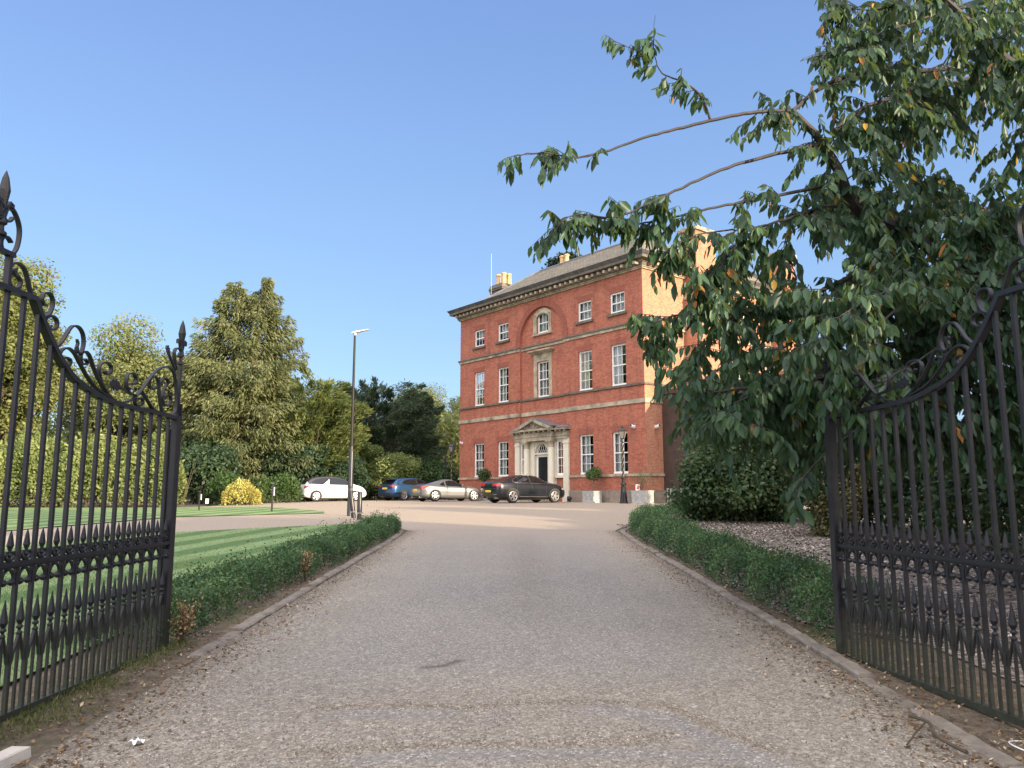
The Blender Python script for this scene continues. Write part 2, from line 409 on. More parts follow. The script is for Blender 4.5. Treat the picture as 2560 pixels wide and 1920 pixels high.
loose = ramp(nt, sp.outputs[1], [(.0, (.10, .083, .059)), (.4, (.235, .207, .157)), (.8, (.345, .308, .238)), (.96, (.57, .53, .44))])
loose2 = ramp(nt, sp2.outputs[1], [(.0, (.115, .096, .070)), (.5, (.245, .217, .168)), (.92, (.355, .322, .255)), (.98, (.57, .53, .45))])
loose = mixc(nt, .4, loose, loose2)
big = noise(nt, .8, 4, .6, p)
fz = nt.nodes.new('ShaderNodeMath'); fz.operation = 'MULTIPLY_ADD'; nt.links.new(noise(nt, 5, 6, .75, p), fz.inputs[0]); fz.inputs[1].default_value = .9
at0 = nt.nodes.new('ShaderNodeMath'); at0.operation = 'ADD'; nt.links.new(at_node(nt, 'loose'), at0.inputs[0]); at0.inputs[1].default_value = -.45
nt.links.new(at0.outputs[0], fz.inputs[2])
cl = nt.nodes.new('ShaderNodeClamp'); nt.links.new(fz.outputs[0], cl.inputs[0])
c = mixc(nt, cl.outputs[0], tar, loose)
c = mixc(nt, .35, c, ramp(nt, big, [(.3, (.75, .74, .74)), (.7, (1.18, 1.15, 1.1))]), 'MULTIPLY')
fb = ramp(nt, noise(nt, 45, 4, .8, p), [(.3, (.20, .158, .115)), (.5, (.345, .285, .215)), (.72, (.49, .42, .325))])
c = mixc(nt, at_node(nt, 'far'), c, fb)
c = mixc(nt, at_node(nt, 'stain'), c, (.07, .052, .035))
nt.links.new(c, b.inputs['Base Color']); b.inputs['Roughness'].default_value = .9
bump(nt, b, vor.outputs['Distance'], .55, .012); M['drive'] = m
# forecourt / path: paler, orange-buff gravel
m, nt, b = newmat('buff gravel'); p = geo_pos(nt)
c = ramp(nt, noise(nt, 45, 4, .8, p), [(.3, (.21, .155, .105)), (.5, (.36, .285, .20)), (.72, (.50, .42, .31))])
c = mixc(nt, .4, c, ramp(nt, noise(nt, .5, 5, .65, p), [(.3, (.72, .7, .7)), (.7, (1.2, 1.15, 1.1))]), 'MULTIPLY')
nt.links.new(c, b.inputs['Base Color']); b.inputs['Roughness'].default_value = .92; bump(nt, b, noise(nt, 60, 4, .7, p), .5, .012); M['buff'] = m
# lawn: mown in stripes
m, nt, b = newmat('mown lawn'); p = geo_pos(nt)
mp = nt.nodes.new('ShaderNodeMapping'); nt.links.new(p, mp.inputs[0]); mp.inputs['Rotation'].default_value = (0, 0, R(13))
wv = nt.nodes.new('ShaderNodeTexWave'); wv.wave_type = 'BANDS'; wv.bands_direction = 'X'; wv.inputs['Scale'].default_value = .27; wv.inputs['Distortion'].default_value = 2.4
wv.inputs['Detail'].default_value = 2; wv.inputs['Detail Scale'].default_value = .8
nt.links.new(mp.outputs[0], wv.inputs[0])
st_ = ramp(nt, wv.outputs['Fac'], [(.30, (.085, .165, .050)), (.70, (.200, .295, .125))])
c = mixc(nt, .7, st_, ramp(nt, noise(nt, 26, 6, .85, p), [(.25, (.4, .45, .4)), (.75, (1.6, 1.5, 1.35))]), 'MULTIPLY'); c = mixc(nt, .5, c, ramp(nt, noise(nt, 2.6, 5, .75, p), [(.3, (.75, .8, .75)), (.7, (1.25, 1.18, 1.15))]), 'MULTIPLY')
c = mixc(nt, ramp(nt, noise(nt, .6, 4, .6, p), [(.5, (0, 0, 0)), (.8, (.35, .35, .35))]), c, (.22, .23, .09))
nt.links.new(c, b.inputs['Base Color']); b.inputs['Roughness'].default_value = .9; bump(nt, b, noise(nt, 120, 3, .8, p), .6, .02); M['lawn'] = m
# bark mulch
m, nt, b = newmat('bark mulch'); p = geo_pos(nt)
mp = nt.nodes.new('ShaderNodeMapping'); nt.links.new(p, mp.inputs[0]); mp.inputs['Scale'].default_value = (14, 38, 20)
vo = nt.nodes.new('ShaderNodeTexVoronoi'); vo.inputs['Scale'].default_value = 1; nt.links.new(mp.outputs[0], vo.inputs[0])
s3 = nt.nodes.new('ShaderNodeSeparateColor'); nt.links.new(vo.outputs['Color'], s3.inputs[0])
c = ramp(nt, s3.outputs[0], [(0, (.065, .053, .042)), (.5, (.185, .158, .128)), (.95, (.37, .325, .275))])
nt.links.new(c, b.inputs['Base Color']); b.inputs['Roughness'].default_value = .95; bump(nt, b, vo.outputs['Distance'], .8, .03); M['mulch'] = m

XS = axis([(-600, -80, 65), (-80, -40, 4), (-40, 30, 1), (30, 80, 5), (80, 600, 65)])
YS = axis([(-300, -20, 40), (-20, 66, 1), (66, 120, 6), (120, 800, 85)])
grid('ground', XS, YS, 0, M['soil'])
# marks swept into the gravel by turning tyres, read off on the ground
def gl(pts): return [tuple(gp(600 + x * .633, 1500 + y * .633).to_2d()) for x, y in pts]
mk_line1 = gl([(300, 435), (600, 420), (900, 430), (1100, 410), (1500, 408), (1700, 425), (1900, 520), (2100, 600)])
mk_line2 = gl([(200, 615), (500, 595), (900, 570), (1150, 578), (1500, 565), (1720, 540)])
mk_pa = gl([(400, 455), (590, 460), (830, 445)]); mk_pb = gl([(1420, 437), (1560, 450), (1720, 490), (1830, 545), (1950, 600), (2100, 660)])
mk_pc = gl([(500, 635), (900, 620), (1500, 612), (2000, 640)])
mk_st = gl([(730, 272), (800, 266), (870, 243)])
def a_loose(x, y):
    e = max(0, min(1, (abs(x) - 1.25) / 1.3)); v = .24 + .74 * e
    if y < 6.6:
        t = min(1, (6.6 - y) / .9); v = v * (1 - t) + t * max(v, .72)
        d = min(dist_poly(x, y, mk_pa) / .10, dist_poly(x, y, mk_pb) / .13, dist_poly(x, y, mk_pc) / .09)
        v *= .35 + .65 * min(1, max(0, d - .45)) if d < 1.45 else 1
        if min(dist_poly(x, y, mk_line1), dist_poly(x, y, mk_line2)) < .055: v = 1.15
    return v
def a_stain(x, y):
    v = 0
    if y < 6.8:
        d = min(dist_poly(x, y, mk_line1), dist_poly(x, y, mk_line2)); v = max(0, .16 * (1 - d / .09))
    d = dist_poly(x, y, mk_st); v = max(v, .9 * (1 - d / .06))
    lane = math.exp(-((x - .25) / .38) ** 2) * min(1, max(0, (y - 7) / 3)) * min(1, max(0, (20 - y) / 4)); v = max(v, .17 * lane)
    e = max(0, (abs(x) - 2.2) / .42); return max(v, .5 * min(1, e) ** 1.5)
KX = 2.62
def a_far(x, y):
    t = min(1, max(0, (y - 12) / 14)); t = t * t * (3 - 2 * t)
    return max(t, min(1, max(0, (-x - 4) / 2)))
grid('driveway', axis([(-KX, KX, .045)]), axis([(-3, 4.2, .6), (4.2, 7, .035), (7, 10, .12), (10, 20, .4)]), .010, M['drive'], {'loose': a_loose, 'stain': a_stain, 'far': a_far})
FORE = [(-KX, 19.9), (-3.0, 20.6), (-3.5, 21.6), (-4.9, 22.0), (-8.3, 19.3), (-10.5, 16), (-13, 11), (-20, 2), (-23, 4), (-15, 14.5), (-12.8, 19.3), (-10.9, 25.2),
        (-6.6, 27.4), (-6.9, 28.6), (-9, 31.5), (-11, 34.2), (-14.5, 36), (-14.5, 52), (2, 60), (9, 44), (16, 36), (16, 30), (8.2, 27), (5.2, 24.6), (3.4, 22.4), (KX, 19.9)]
def f_loose(x, y):
    t = min(1, max(0, (y - 20) / 5)); return .35 + .45 * t
sheet('forecourt', FORE, .012, M['drive'], .7, {'loose': f_loose, 'stain': lambda x, y: 0, 'far': a_far})
def lawn_edge(poly): return poly
LAWN1 = [(-3.5, -2), (-3.75, 8), (-3.7, 14), (-3.3, 19.5), (-3.15, 20.9), (-3.6, 21.5), (-4.9, 21.95), (-8.3, 19.25), (-10.5, 15.9), (-13, 10.9), (-20, 1.9), (-20, -2)]
LAWN2 = [(-6.6, 27.4), (-6.9, 28.6), (-9, 31.5), (-11, 34.2), (-14.5, 35.4), (-40, 36), (-40, 10), (-23, 4.1), (-15.1, 14.6), (-12.9, 19.35), (-11, 25.2)]
sheet('lawn', LAWN1, .03, M['lawn'], .8); sheet('lawn_beyond_path', LAWN2, .03, M['lawn'], 1.0)
sheet('mulch_bed', [(3.75, -3), (3.75, 7.2), (3.0, 8.2), (2.95, 19), (3.3, 22.2), (5.2, 24.4), (8.4, 26.8), (16, 29.8), (24, 29), (24, -3)], .012, M['mulch'], 1.0)

def kerb(name, line, off_in, seed):
    rng = random.Random(seed); pts = dense(smooth_line(line, 6), .08, False); mb = MB(); i = 0
    while i < len(pts) - 3:
        n = rng.randint(10, 12); seg = pts[i:i + n + 1]
        if len(seg) < 3: break
        yy0 = pts[i].y; bur = max(0, min(1, (7.4 - yy0) / 1.2)) if line[0][0] < 0 else max(0, min(.5, (6.2 - yy0) / 2)); dz = rng.uniform(-.012, .012) - .018 - .045 * bur * rng.random() - .018 * bur; tw = rng.uniform(-.006, .006)
        a0, vs, fs = None, [], []
        seg = seg[:-1] + [seg[-2] + (seg[-1] - seg[-2]) * .8]
        for k, q in enumerate(seg):
            t = (seg[min(k + 1, len(seg) - 1)] - seg[max(k - 1, 0)]).normalized(); nn = Vector((-t.y, t.x))
            g = hz(q.x, q.y)
            j = [rng.uniform(-.006, .006) for _ in range(4)]
            prof = [(-.065, -.05), (-.065, .045 + dz), (-.045, .062 + dz), (.05, .062 + dz), (.065, .048 + dz), (.065, -.05)]
            for (o, h) in prof:
                c2 = q + nn * (o + tw * k * .3 + j[0] * .4); vs.append((c2.x, c2.y, g + h + (j[1] if h > 0 else 0)))
        m6 = 6
        for k in range(len(seg) - 1):
            for e in range(5): fs.append((k * m6 + e, k * m6 + e + 1, (k + 1) * m6 + e + 1, (k + 1) * m6 + e))
        fs += [tuple(range(6)), tuple((len(seg) - 1) * 6 + e for e in range(5, -1, -1))]
        mb.add(vs, fs); i += n
    return tag(mb.build(name, M['concrete'], None, True), kind='structure')
kerb('kerb', [(-2.66, -2), (-2.69, 5), (-2.69, 12), (-2.70, 18.6), (-2.95, 19.9), (-3.4, 20.9)], 1, 3)
kerb('kerb', [(2.69, -2), (2.69, 6), (2.69, 12), (2.70, 18.6), (2.9, 20.0), (3.6, 21.9)], -1, 4)
# ------------------------------------------------------------------ the house
HP = Vector((6.96, 40.0, 0)); HRZ = math.atan2(-.779, .627)
HM = Matrix.Translation(HP) @ Matrix.Rotation(HRZ, 4, 'Z')
def hw(x, y, z=0): return HM @ Vector((x, y, z))
house = thing('manor_house', 'three storey red brick Georgian house with a pillared stone doorway and hipped slate roof', 'house', HP, HRZ)
XL, XR, YB, ZB, ZT = -16.86, 0.0, 15.0, .55, 13.72
XC = -8.25
wins = []   # (xc, z0, z1, width, kind)
for xc in (-14.63, -12.03, -4.42, -1.84):
    wins += [(xc, 11.38, 12.55, 1.10, 'top'), (xc, 7.33, 9.63, 1.12, 'tall'), (xc, 2.58, 4.82, 1.12, 'tall')]
def wall_grid(mb, x0, x1, z0, z1, y, ops, depth=.16, P=None):
    P = P or (lambda x, yy, z: (x, yy, z))
    xs = sorted({x0, x1} | {v for o in ops for v in (o[0], o[1])}); zs = sorted({z0, z1} | {v for o in ops for v in (o[2], o[3])})
    for i in range(len(xs) - 1):
        for j in range(len(zs) - 1):
            cx, cz = (xs[i] + xs[i + 1]) / 2, (zs[j] + zs[j + 1]) / 2
            if any(o[0] < cx < o[1] and o[2] < cz < o[3] for o in ops): continue
            mb.quad(P(xs[i], y, zs[j]), P(xs[i + 1], y, zs[j]), P(xs[i + 1], y, zs[j + 1]), P(xs[i], y, zs[j + 1]))
    for a, b2, c, d in ops:
        mb.quad(P(a, y, c), P(a, y + depth, c), P(a, y + depth, d), P(a, y, d)); mb.quad(P(b2, y, c), P(b2, y, d), P(b2, y + depth, d), P(b2, y + depth, c))
        mb.quad(P(a, y, d), P(a, y + depth, d), P(b2, y + depth, d), P(b2, y, d)); mb.quad(P(a, y, c), P(b2, y, c), P(b2, y + depth, c), P(a, y + depth, c))
REC, RI, ZA = .15, 2.06, 10.9
x0r, x1r = XC - RI, XC + RI
fw = MB()
ops = [(w_[0] - w_[3] / 2, w_[0] + w_[3] / 2, w_[1], w_[2]) for w_ in wins]
wall_grid(fw, XL, x0r, ZB, ZT, 0, [o for o in ops if o[0] < XC])
wall_grid(fw, x1r, XR, ZB, ZT, 0, [o for o in ops if o[0] > XC])
N = 24                                        # spandrel above the arch, and the soffit
arc = [(XC - RI * math.cos(math.pi * k / N), ZA + RI * math.sin(math.pi * k / N)) for k in range(N + 1)]
for (ax, az), (bx, bz) in zip(arc[:-1], arc[1:]):
    fw.quad((ax, 0, az), (bx, 0, bz), (bx, 0, ZT), (ax, 0, ZT)); fw.quad((ax, 0, az), (ax, REC, az), (bx, REC, bz), (bx, 0, bz))
for x in (x0r, x1r): fw.quad((x, 0, ZB), (x, REC, ZB), (x, REC, ZA), (x, 0, ZA))
rops = [(XC - .55, XC + .55, 7.33, 9.55), (XC - .55, XC + .55, 11.33, 12.68), (XC - .62, XC + .62, 1.5, 4.62)]
wall_grid(fw, x0r, x1r, ZB, ZA + RI, REC, rops)
fw.build('front_wall', M['brick'], house, uv=True, fix=False)
sw = MB()
wall_grid(sw, 0, YB, ZB, ZT, 0, [(8.2, 9.3, 11.38, 12.55), (8.2, 9.3, 7.33, 9.63), (11.2, 12.3, 7.33, 9.63), (11.2, 12.3, 11.38, 12.55)], .14, P=lambda x, y, z: (-y, x, z))
sw.build('side_wall', M['oldbrick'], house, uv=True, fix=False)
bw = MB(); bw.quad((XL, 0, ZB), (XL, 0, ZT), (XL, YB, ZT), (XL, YB, ZB)); bw.quad((XL, YB, ZB), (XL, YB, ZT), (XR, YB, ZT), (XR, YB, ZB))
bw.quad((XL, 0, ZT), (XR, 0, ZT), (XR, YB, ZT), (XL, YB, ZT))
bw.build('rear_wall', M['brick'], house, uv=True, fix=False)
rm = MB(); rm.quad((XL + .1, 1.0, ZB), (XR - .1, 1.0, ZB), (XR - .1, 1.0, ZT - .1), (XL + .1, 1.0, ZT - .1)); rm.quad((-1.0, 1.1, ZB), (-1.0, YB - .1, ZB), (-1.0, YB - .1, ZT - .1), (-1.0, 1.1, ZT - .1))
rm.build('unlit_room_sheet', M['room'], house)  # near-black sheets behind the windows stand in for unlit rooms
# arch ring of rubbed brick, with joints and keystone
ar = MB()
RO, NV = RI + .36, 34
for k in range(NV):
    a0, a1 = math.pi * (k + .03) / NV, math.pi * (k + .97) / NV
    pr = .035 + .004 * random.random()
    p = [(XC - r * math.cos(a), ZA + r * math.sin(a)) for r, a in ((RI, a0), (RO, a0), (RO, a1), (RI, a1))]
    ar.prism(p, 'y', -pr, .004)
for s in (-1, 1):
    ar.box(XC + s * (RI + .18) - .18, XC + s * (RI + .18) + .18, -.035, .004, 10.68, ZA)
ar.build('brick_arch', M['rubbed'], house, uv=True)
ks = MB(); ks.prism([(XC - .13, ZA + RI - .02), (XC + .13, ZA + RI - .02), (XC + .19, ZA + RO + .05), (XC - .19, ZA + RO + .05)], 'y', -.075, .004)
ks.build('keystone', M['rubbed'], house, uv=True)
# flat arches over the windows
for (xc, z0, z1, wd, kd) in wins:
    fa = MB(); n = 9; h = .34
    for k in range(n):
        t0, t1 = (k + .04) / n - .5, (k + .96) / n - .5
        fa.prism([(xc + t0 * wd, z1), (xc + t1 * wd, z1), (xc + t1 * (wd + .34), z1 + h), (xc + t0 * (wd + .34), z1 + h)], 'y', -.006, .003)
    fa.build('flat_arch', M['rubbed'], house, uv=True)
# string courses: on the two wings and, set back, across the recess; returned along the side
def course(name, z0, z1, pr, mat, recess=True, back=YB, x1=None):
    x1 = x1 if x1 is not None else pr
    for b_ in ((XL - pr, x0r, -pr, .05, z0, z1), (x1r, x1, -pr, .05, z0, z1), (x0r, x1r, REC - pr, REC + .05, z0, z1), (-.05, x1, .05, back, z0, z1)):
        mb = MB(); mb.box(*b_); mb.build(name, mat, house)
course('string_course', 10.42, 10.58, .07, M['stone']); course('drip_moulding', 10.58, 10.67, .13, M['dstone'])
course('sill_course', 7.22, 7.33, .10, M['dstone']); course('string_course', 6.26, 6.49, .07, M['stone'])
for b_ in ((XL - .06, XC - 2.45, -.08, .05, 2.43, 2.56), (XC + 2.45, .06, -.08, .05, 2.43, 2.56), (-.05, .08, .05, 4, 2.43, 2.56)):
    mb = MB(); mb.box(*b_); mb.build('sill_course', M['stone'], house)
for b_ in ((XL - .10, XC - 2.5, -.10, .06, .5, 1.70), (XC + 2.5, .10, -.10, .06, .5, 1.70), (-.05, .10, .06, 14.9, .5, 1.70)):
    mb = MB(); mb.box(*b_); mb.build('plinth', M['plinth'], house, uv=True)
# cornice
cb = MB(); cb.box(XL - .10, .10, -.10, YB + .1, 13.50, 13.58); cb.box(XL - .16, .16, -.16, YB + .16, 13.58, 13.64); cb.box(XL - .24, .24, -.24, YB + .24, 13.84, 13.92)
cb.build('frieze_moulding', M['stone'], house)
cb = MB(); cb.box(XL - .18, .18, -.18, YB + .18, 13.641, 13.839); cb.build('cornice_bed', M['dstone'], house)
n = 38
for k in range(n):
    x = XL - .1 + (k + .5) * (abs(XL) + .2) / n; md = MB(); md.box(x - .085, x + .085, -.50, -.17, 13.68, 13.838); md.build('modillion', M['stone'], house)
for k in range(33):
    y = .1 + (k + .5) * .45; md = MB(); md.box(.17, .50, y - .085, y + .085, 13.68, 13.838); md.build('modillion', M['stone'], house)
cc = MB(); cc.box(XL - .58, .58, -.58, YB + .58, 13.921, 14.08); cc.build('corona', M['dstone'], house)
gu = MB(); gu.frustum(XL - .6, .6, -.6, YB + .6, 14.081, XL - .72, .72, -.72, YB + .72, 14.26); gu.build('gutter', M['gutter'], house)
pg = MB(); pg.box(XL - .25, .25, -.25, YB + .25, 14.262, 14.46); pg.build('parapet_flashing', M['lead'], house)
for k in range(26):
    pass
# roof
zr, ze = 16.25, 14.465
E4 = [(-13.9, -.15, ze), (.15, -.15, ze), (.15, YB + .15, ze), (-13.9, YB + .15, ze)]
T4 = [(-10.9, 2.3, zr), (-2.15, 2.3, zr), (-2.15, 12.7, zr), (-10.9, 12.7, zr)]
rf = MB(); rf.add(E4 + T4, [(0, 1, 5, 4), (1, 2, 6, 5), (2, 3, 7, 6), (3, 0, 4, 7), (4, 5, 6, 7)])
roof = rf.build('roof', M['slate'], house)
uvl = roof.data.uv_layers.new(name='UVMap')
for p in roof.data.polygons:
    n = p.normal; u = Vector((n.y, -n.x, 0)); u = u.normalized() if u.length > .1 else Vector((1, 0, 0)); v2 = n.cross(u)
    for li in p.loop_indices:
        c = roof.data.vertices[roof.data.loops[li].vertex_index].co; uvl.data[li].uv = (c.dot(u), c.dot(v2))
rl = MB()
for a, b2 in ((T4[0], T4[1]), (T4[1], T4[2]), (T4[2], T4[3]), (T4[3], T4[0]), (E4[1], T4[1]), (E4[0], T4[0]), (E4[2], T4[2])): rl.tube([a, b2], .085, 8)
rl.build('ridge_roll', M['lead'], roof, True)
# chimneys
def chimney(x0, x1, y0, y1, zb, zt, pots, potx=True, mat='brick'):
    mb = MB(); mb.box(x0, x1, y0, y1, zb, zt - .45); o = mb.build('chimney', M[mat], house, uv=True)
    c2 = MB(); c2.box(x0 - .05, x1 + .05, y0 - .05, y1 + .05, zt - .62, zt - .5); c2.box(x0 - .1, x1 + .1, y0 - .1, y1 + .1, zt - .449, zt - .3); c2.frustum(x0 - .14, x1 + .14, y0 - .14, y1 + .14, zt - .3, x0 - .02, x1 + .02, y0 - .02, y1 + .02, zt)
    c2.build('chimney_cap', M['dstone'], o)
    for px, py in pots:
        q = MB(); q.lathe([(.17, 0), (.19, .04), (.17, .08), (.145, .55), (.145, .72), (.18, .74), (.18, .84), (.15, .86)], (px, py, zt - .02), 14); q.build('chimney_pot', M['pot'], o, True)
chimney(-15.6, -14.3, 1.7, 2.9, 14.3, 16.1, [(-15.25, 2.1), (-14.9, 2.45), (-14.6, 2.1), (-14.65, 2.6)])
chimney(-10.0, -8.7, 2.9, 3.9, 15.5, 16.35, [(-9.75, 3.2), (-9.3, 3.2)])
def breast(y0, y1, zt):
    mb = MB(); mb.box(.001, 1.05, y0 - .15, y1 + .15, ZB, 9.1); mb.box(.001, .95, y0 - .07, y1 + .07, 9.101, 12.4); mb.box(-.2, .85, y0, y1, 12.401, zt)
    o = mb.build('chimney_breast', M['oldbrick'], house, uv=True)
    c2 = MB(); c2.frustum(.002, 1.12, y0 - .22, y1 + .22, 9.0, .002, .93, y0 - .05, y1 + .05, 9.32); c2.build('weathering', M['stone'], o); c2 = MB(); c2.frustum(.002, 1.02, y0 - .14, y1 + .14, 12.3, .002, .84, y0 + .02, y1 - .02, 12.62); c2.build('weathering', M['stone'], o); c2 = MB()
    c2.box(-.25, .92, y0 - .07, y1 + .07, zt - .55, zt - .4); c2.build('stone_band', M['stone'], o); c2 = MB(); c2.box(-.3, .98, y0 - .12, y1 + .12, zt - .12, zt + .1); c2.build('stone_cap', M['stone'], o)
breast(3.6, 5.4, 16.35); breast(12.2, 13.7, 16.6)
# sash windows
def sash(xc, z0, z1, wd, y, cols, rows, parent, P=None, curtain='sides', arched=0):
    P = P or (lambda x, yy, z: (x, yy, z))
    def bx(mb, a, b2, ya, yb, c, d):
        q = [P(x, yy, z) for z in (c, d) for yy in (ya, yb) for x in (a, b2)]
        mb.add(q, [(0, 2, 3, 1), (4, 5, 7, 6), (0, 1, 5, 4), (2, 6, 7, 3), (0, 4, 6, 2), (1, 3, 7, 5)])
    x0, x1 = xc - wd / 2, xc + wd / 2; f = MB(); t = .085
    bx(f, x0, x0 + t, y, y + .09, z0, z1); bx(f, x1 - t, x1, y, y + .09, z0, z1); bx(f, x0 + t, x1 - t, y, y + .09, z1 - t, z1); bx(f, x0 - .0, x1, y - .03, y + .0, z0, z0 + .07); bx(f, x0 + t, x1 - t, y + .001, y + .09, z0, z0 + .12)
    zm = (z0 + z1) / 2; bx(f, x0 + t, x1 - t, y + .02, y + .08, zm - .03, zm + .03)
    for s, (a, b2) in enumerate(((z0 + .12, zm - .03), (zm + .03, z1 - t))):
        yo = y + (.055 if s == 0 else .03)
        for k in range(1, cols): xx = x0 + t + (wd - 2 * t) * k / cols; bx(f, xx - .013, xx + .013, yo, yo + .03, a, b2)
        for k in range(1, rows): zz = a + (b2 - a) * k / rows; bx(f, x0 + t, x1 - t, yo + .002, yo + .028, zz - .013, zz + .013)
    w_ = f.build('window', M['white'], parent)
    g = MB(); g.quad(P(x0 + t, y + .066, z0 + .1), P(x1 - t, y + .066, z0 + .1), P(x1 - t, y + .066, z1 - t), P(x0 + t, y + .066, z1 - t)); g.build('pane', M['glass'], w_)
    def drape(a, b2, za, zb, yy):
        c2 = MB(); n = max(4, int((b2 - a) / .03))
        for k in range(n):
            u0, u1 = a + (b2 - a) * k / n, a + (b2 - a) * (k + 1) / n
            c2.quad(P(u0, yy + .02 * math.sin(k * 1.9), za), P(u1, yy + .02 * math.sin((k + 1) * 1.9), za), P(u1, yy + .02 * math.sin((k + 1) * 1.9), zb), P(u0, yy + .02 * math.sin(k * 1.9), zb))
        c2.build('curtain', M['curtain'], w_)
    if curtain == 'sides':
        drape(x0 - .05, x0 + wd * .46, z0, z1, y + .22); drape(x1 - wd * .14, x1 + .05, z0, z1, y + .26)
    elif curtain == 'half': drape(x0 - .05, x1 + .05, zm - random.choice([.1, .3, .5]) * (zm - z0), z1, y + .26)
    elif curtain == 'full': drape(x0 - .05, x1 + .05, z0, z1, y + .26)
    return w_
cur = {'top': {-14.63: 'half', -12.03: 'half', -4.42: 'full', -1.84: 'full'}}
for (xc, z0, z1, wd, kd) in wins:
    sash(xc, z0, z1, wd, .10 if kd == 'tall' else .07, 3, 1 if kd == 'top' else 2, house, None, cur['top'][xc] if kd == 'top' else 'sides')
    if kd == 'top':
        mb = MB(); mb.box(xc - .72, xc + .72, -.12, .12, z0 - .14, z0); mb.build('window_sill', M['dstone'], house)
# the two windows of the recess with their stone surrounds
sash(XC, 7.33, 9.55, 1.10, REC + .1, 3, 2, house)
sash(XC, 11.33, 12.62, 1.10, REC + .1, 3, 1, house, None, 'sides')
mb = MB(); y = REC
for s in (-1, 1):
    mb.box(XC + s * .69 - .14, XC + s * .69 + .14, y - .05, y + .02, 7.33, 9.72); mb.box(XC + s * .69 - .14, XC + s * .69 + .14, y - .07, y + .02, 11.30, 12.5)
mb.box(XC - .83, XC + .83, y - .05, y + .02, 9.721, 10.02); mb.box(XC - .55, XC + .55, y - .045, y + .02, 9.55, 9.72)
mb.frustum(XC - .85, XC + .85, y - .08, y + .02, 10.021, XC - 1.06, XC + 1.06, y - .34, y + .02, 10.16); mb.box(XC - 1.1, XC + 1.1, y - .38, y + .02, 10.161, 10.24)
o2 = [(XC - .83, 12.5)] + [(XC - .83 + 1.66 * k / 12, 12.5 + .40 * math.sin(math.pi * k / 12) ** .8) for k in range(1, 12)] + [(XC + .83, 12.5)]
i2 = [(XC + .52 - 1.04 * k / 10, 12.36 + .22 * math.sin(math.pi * k / 10) ** .8) for k in range(11)]
nO = len(o2)
for k in range(12):
    a, b2 = o2[k], o2[k + 1]; c_, d_ = i2[10 - min(10, int(k * 10 / 12))], i2[10 - min(10, int((k + 1) * 10 / 12))]
    mb.prism([a, b2, d_, c_], 'y', y - .07, y + .02)
mb.box(XC - .9, XC + .9, y - .12, y + .03, 11.2, 11.299)
mb.build('stone_surround', M['stone'], house)
# side windows
for yy in (8.75, 11.75):
    for z0, z1, r_ in ((11.38, 12.55, 1), (7.33, 9.63, 2)):
        sash(yy, z0, z1, 1.1, .07, 3, r_, house, lambda x, y_, z: (-y_, x, z), 'full')
# ---- doorway
po = bpy.data.objects.new('doorway', None)
pf = REC                       # plane of the recess
mb = MB()                       # outer panels that carry the side lights
for s in (-1, 1):
    mb.box(XC + s * 2.22 - .22, XC + s * 2.22 + .22, -.10, pf + .05, 1.02, 4.70)
    mb.box(XC + s * 2.22 - .26, XC + s * 2.22 + .26, -.15, pf + .05, 1.0, 1.35); mb.box(XC + s * 2.22 - .25, XC + s * 2.22 + .25, -.14, pf + .05, 4.42, 4.5)
    mb.box(XC + s * 1.12 - .2, XC + s * 1.12 + .2, -.10, pf + .05, 1.02, 4.70)
    a, b2 = (XC - 2.0, XC - 1.32) if s < 0 else (XC + 1.32, XC + 2.0)
    mb.box(a, b2, -.06, pf + .05, 4.62, 4.70); mb.box(a, b2, -.12, pf + .05, 2.43, 2.58)
door = mb.build('doorway', M['cream'], house)
mb = MB()
for s in (-1, 1):
    a, b2 = (XC - 1.999, XC - 1.321) if s < 0 else (XC + 1.321, XC + 1.999)
    mb.box(a, b2, .02, pf + .04, 1.0, 2.429)
mb.build('brick_apron', M['brick'], door, uv=True)
for s in (-1, 1): sash(XC + s * 1.66, 2.58, 4.62, .62, .03, 2, 2, door, None, 'full')
for s in (-1, 1):               # free columns with square bases
    c2 = MB(); x = XC + s * 1.12; yc = -.24
    c2.box(x - .27, x + .27, yc - .27, yc + .27, 1.0, 1.30); c2.lathe([(.26, 0), (.27, .05), (.26, .10), (.225, .14), (.225, .17)], (x, yc, 1.30), 20)
    c2.lathe([(.215, 0), (.212, .9), (.195, 2.0), (.185, 2.75)], (x, yc, 1.47), 20)
    c2.build('column', M['cream'], door, True)
    c3 = MB(); c3.lathe([(.185, 0), (.2, .02), (.2, .05), (.19, .07), (.19, .22), (.24, .30), (.24, .33)], (x, yc, 4.22), 20); c3.box(x - .26, x + .26, yc - .26, yc + .26, 4.55, 4.63); c3.build('capital', M['stone'], door, True)
en = MB()
en.box(XC - 2.44, XC + 2.44, -.20, pf + .05, 4.701, 5.12)                    # entablature, wings
en.box(XC - 1.40, XC + 1.40, -.50, -.201, 4.631, 5.12); en.box(XC - 1.44, XC + 1.44, -.54, -.241, 4.86, 4.92)
en.box(XC - 2.48, XC + 2.48, -.24, pf + .04, 4.86, 4.92)
en.build('entablature', M['stone'], door)
co = MB()
co.box(XC - 2.58, XC - 1.5, -.42, pf + .05, 5.22, 5.33); co.box(XC + 1.5, XC + 2.58, -.42, pf + .05, 5.22, 5.33); co.box(XC - 1.5, XC + 1.5, -.74, pf + .05, 5.22, 5.33)
for k in range(7): x = XC - 1.32 + k * .44; co.box(x - .06, x + .06, -.66, -.46, 5.121, 5.219)
for k in range(3):
    for s in (-1, 1): x = XC + s * (1.62 + k * .37); co.box(x - .06, x + .06, -.36, -.18, 5.121, 5.219)
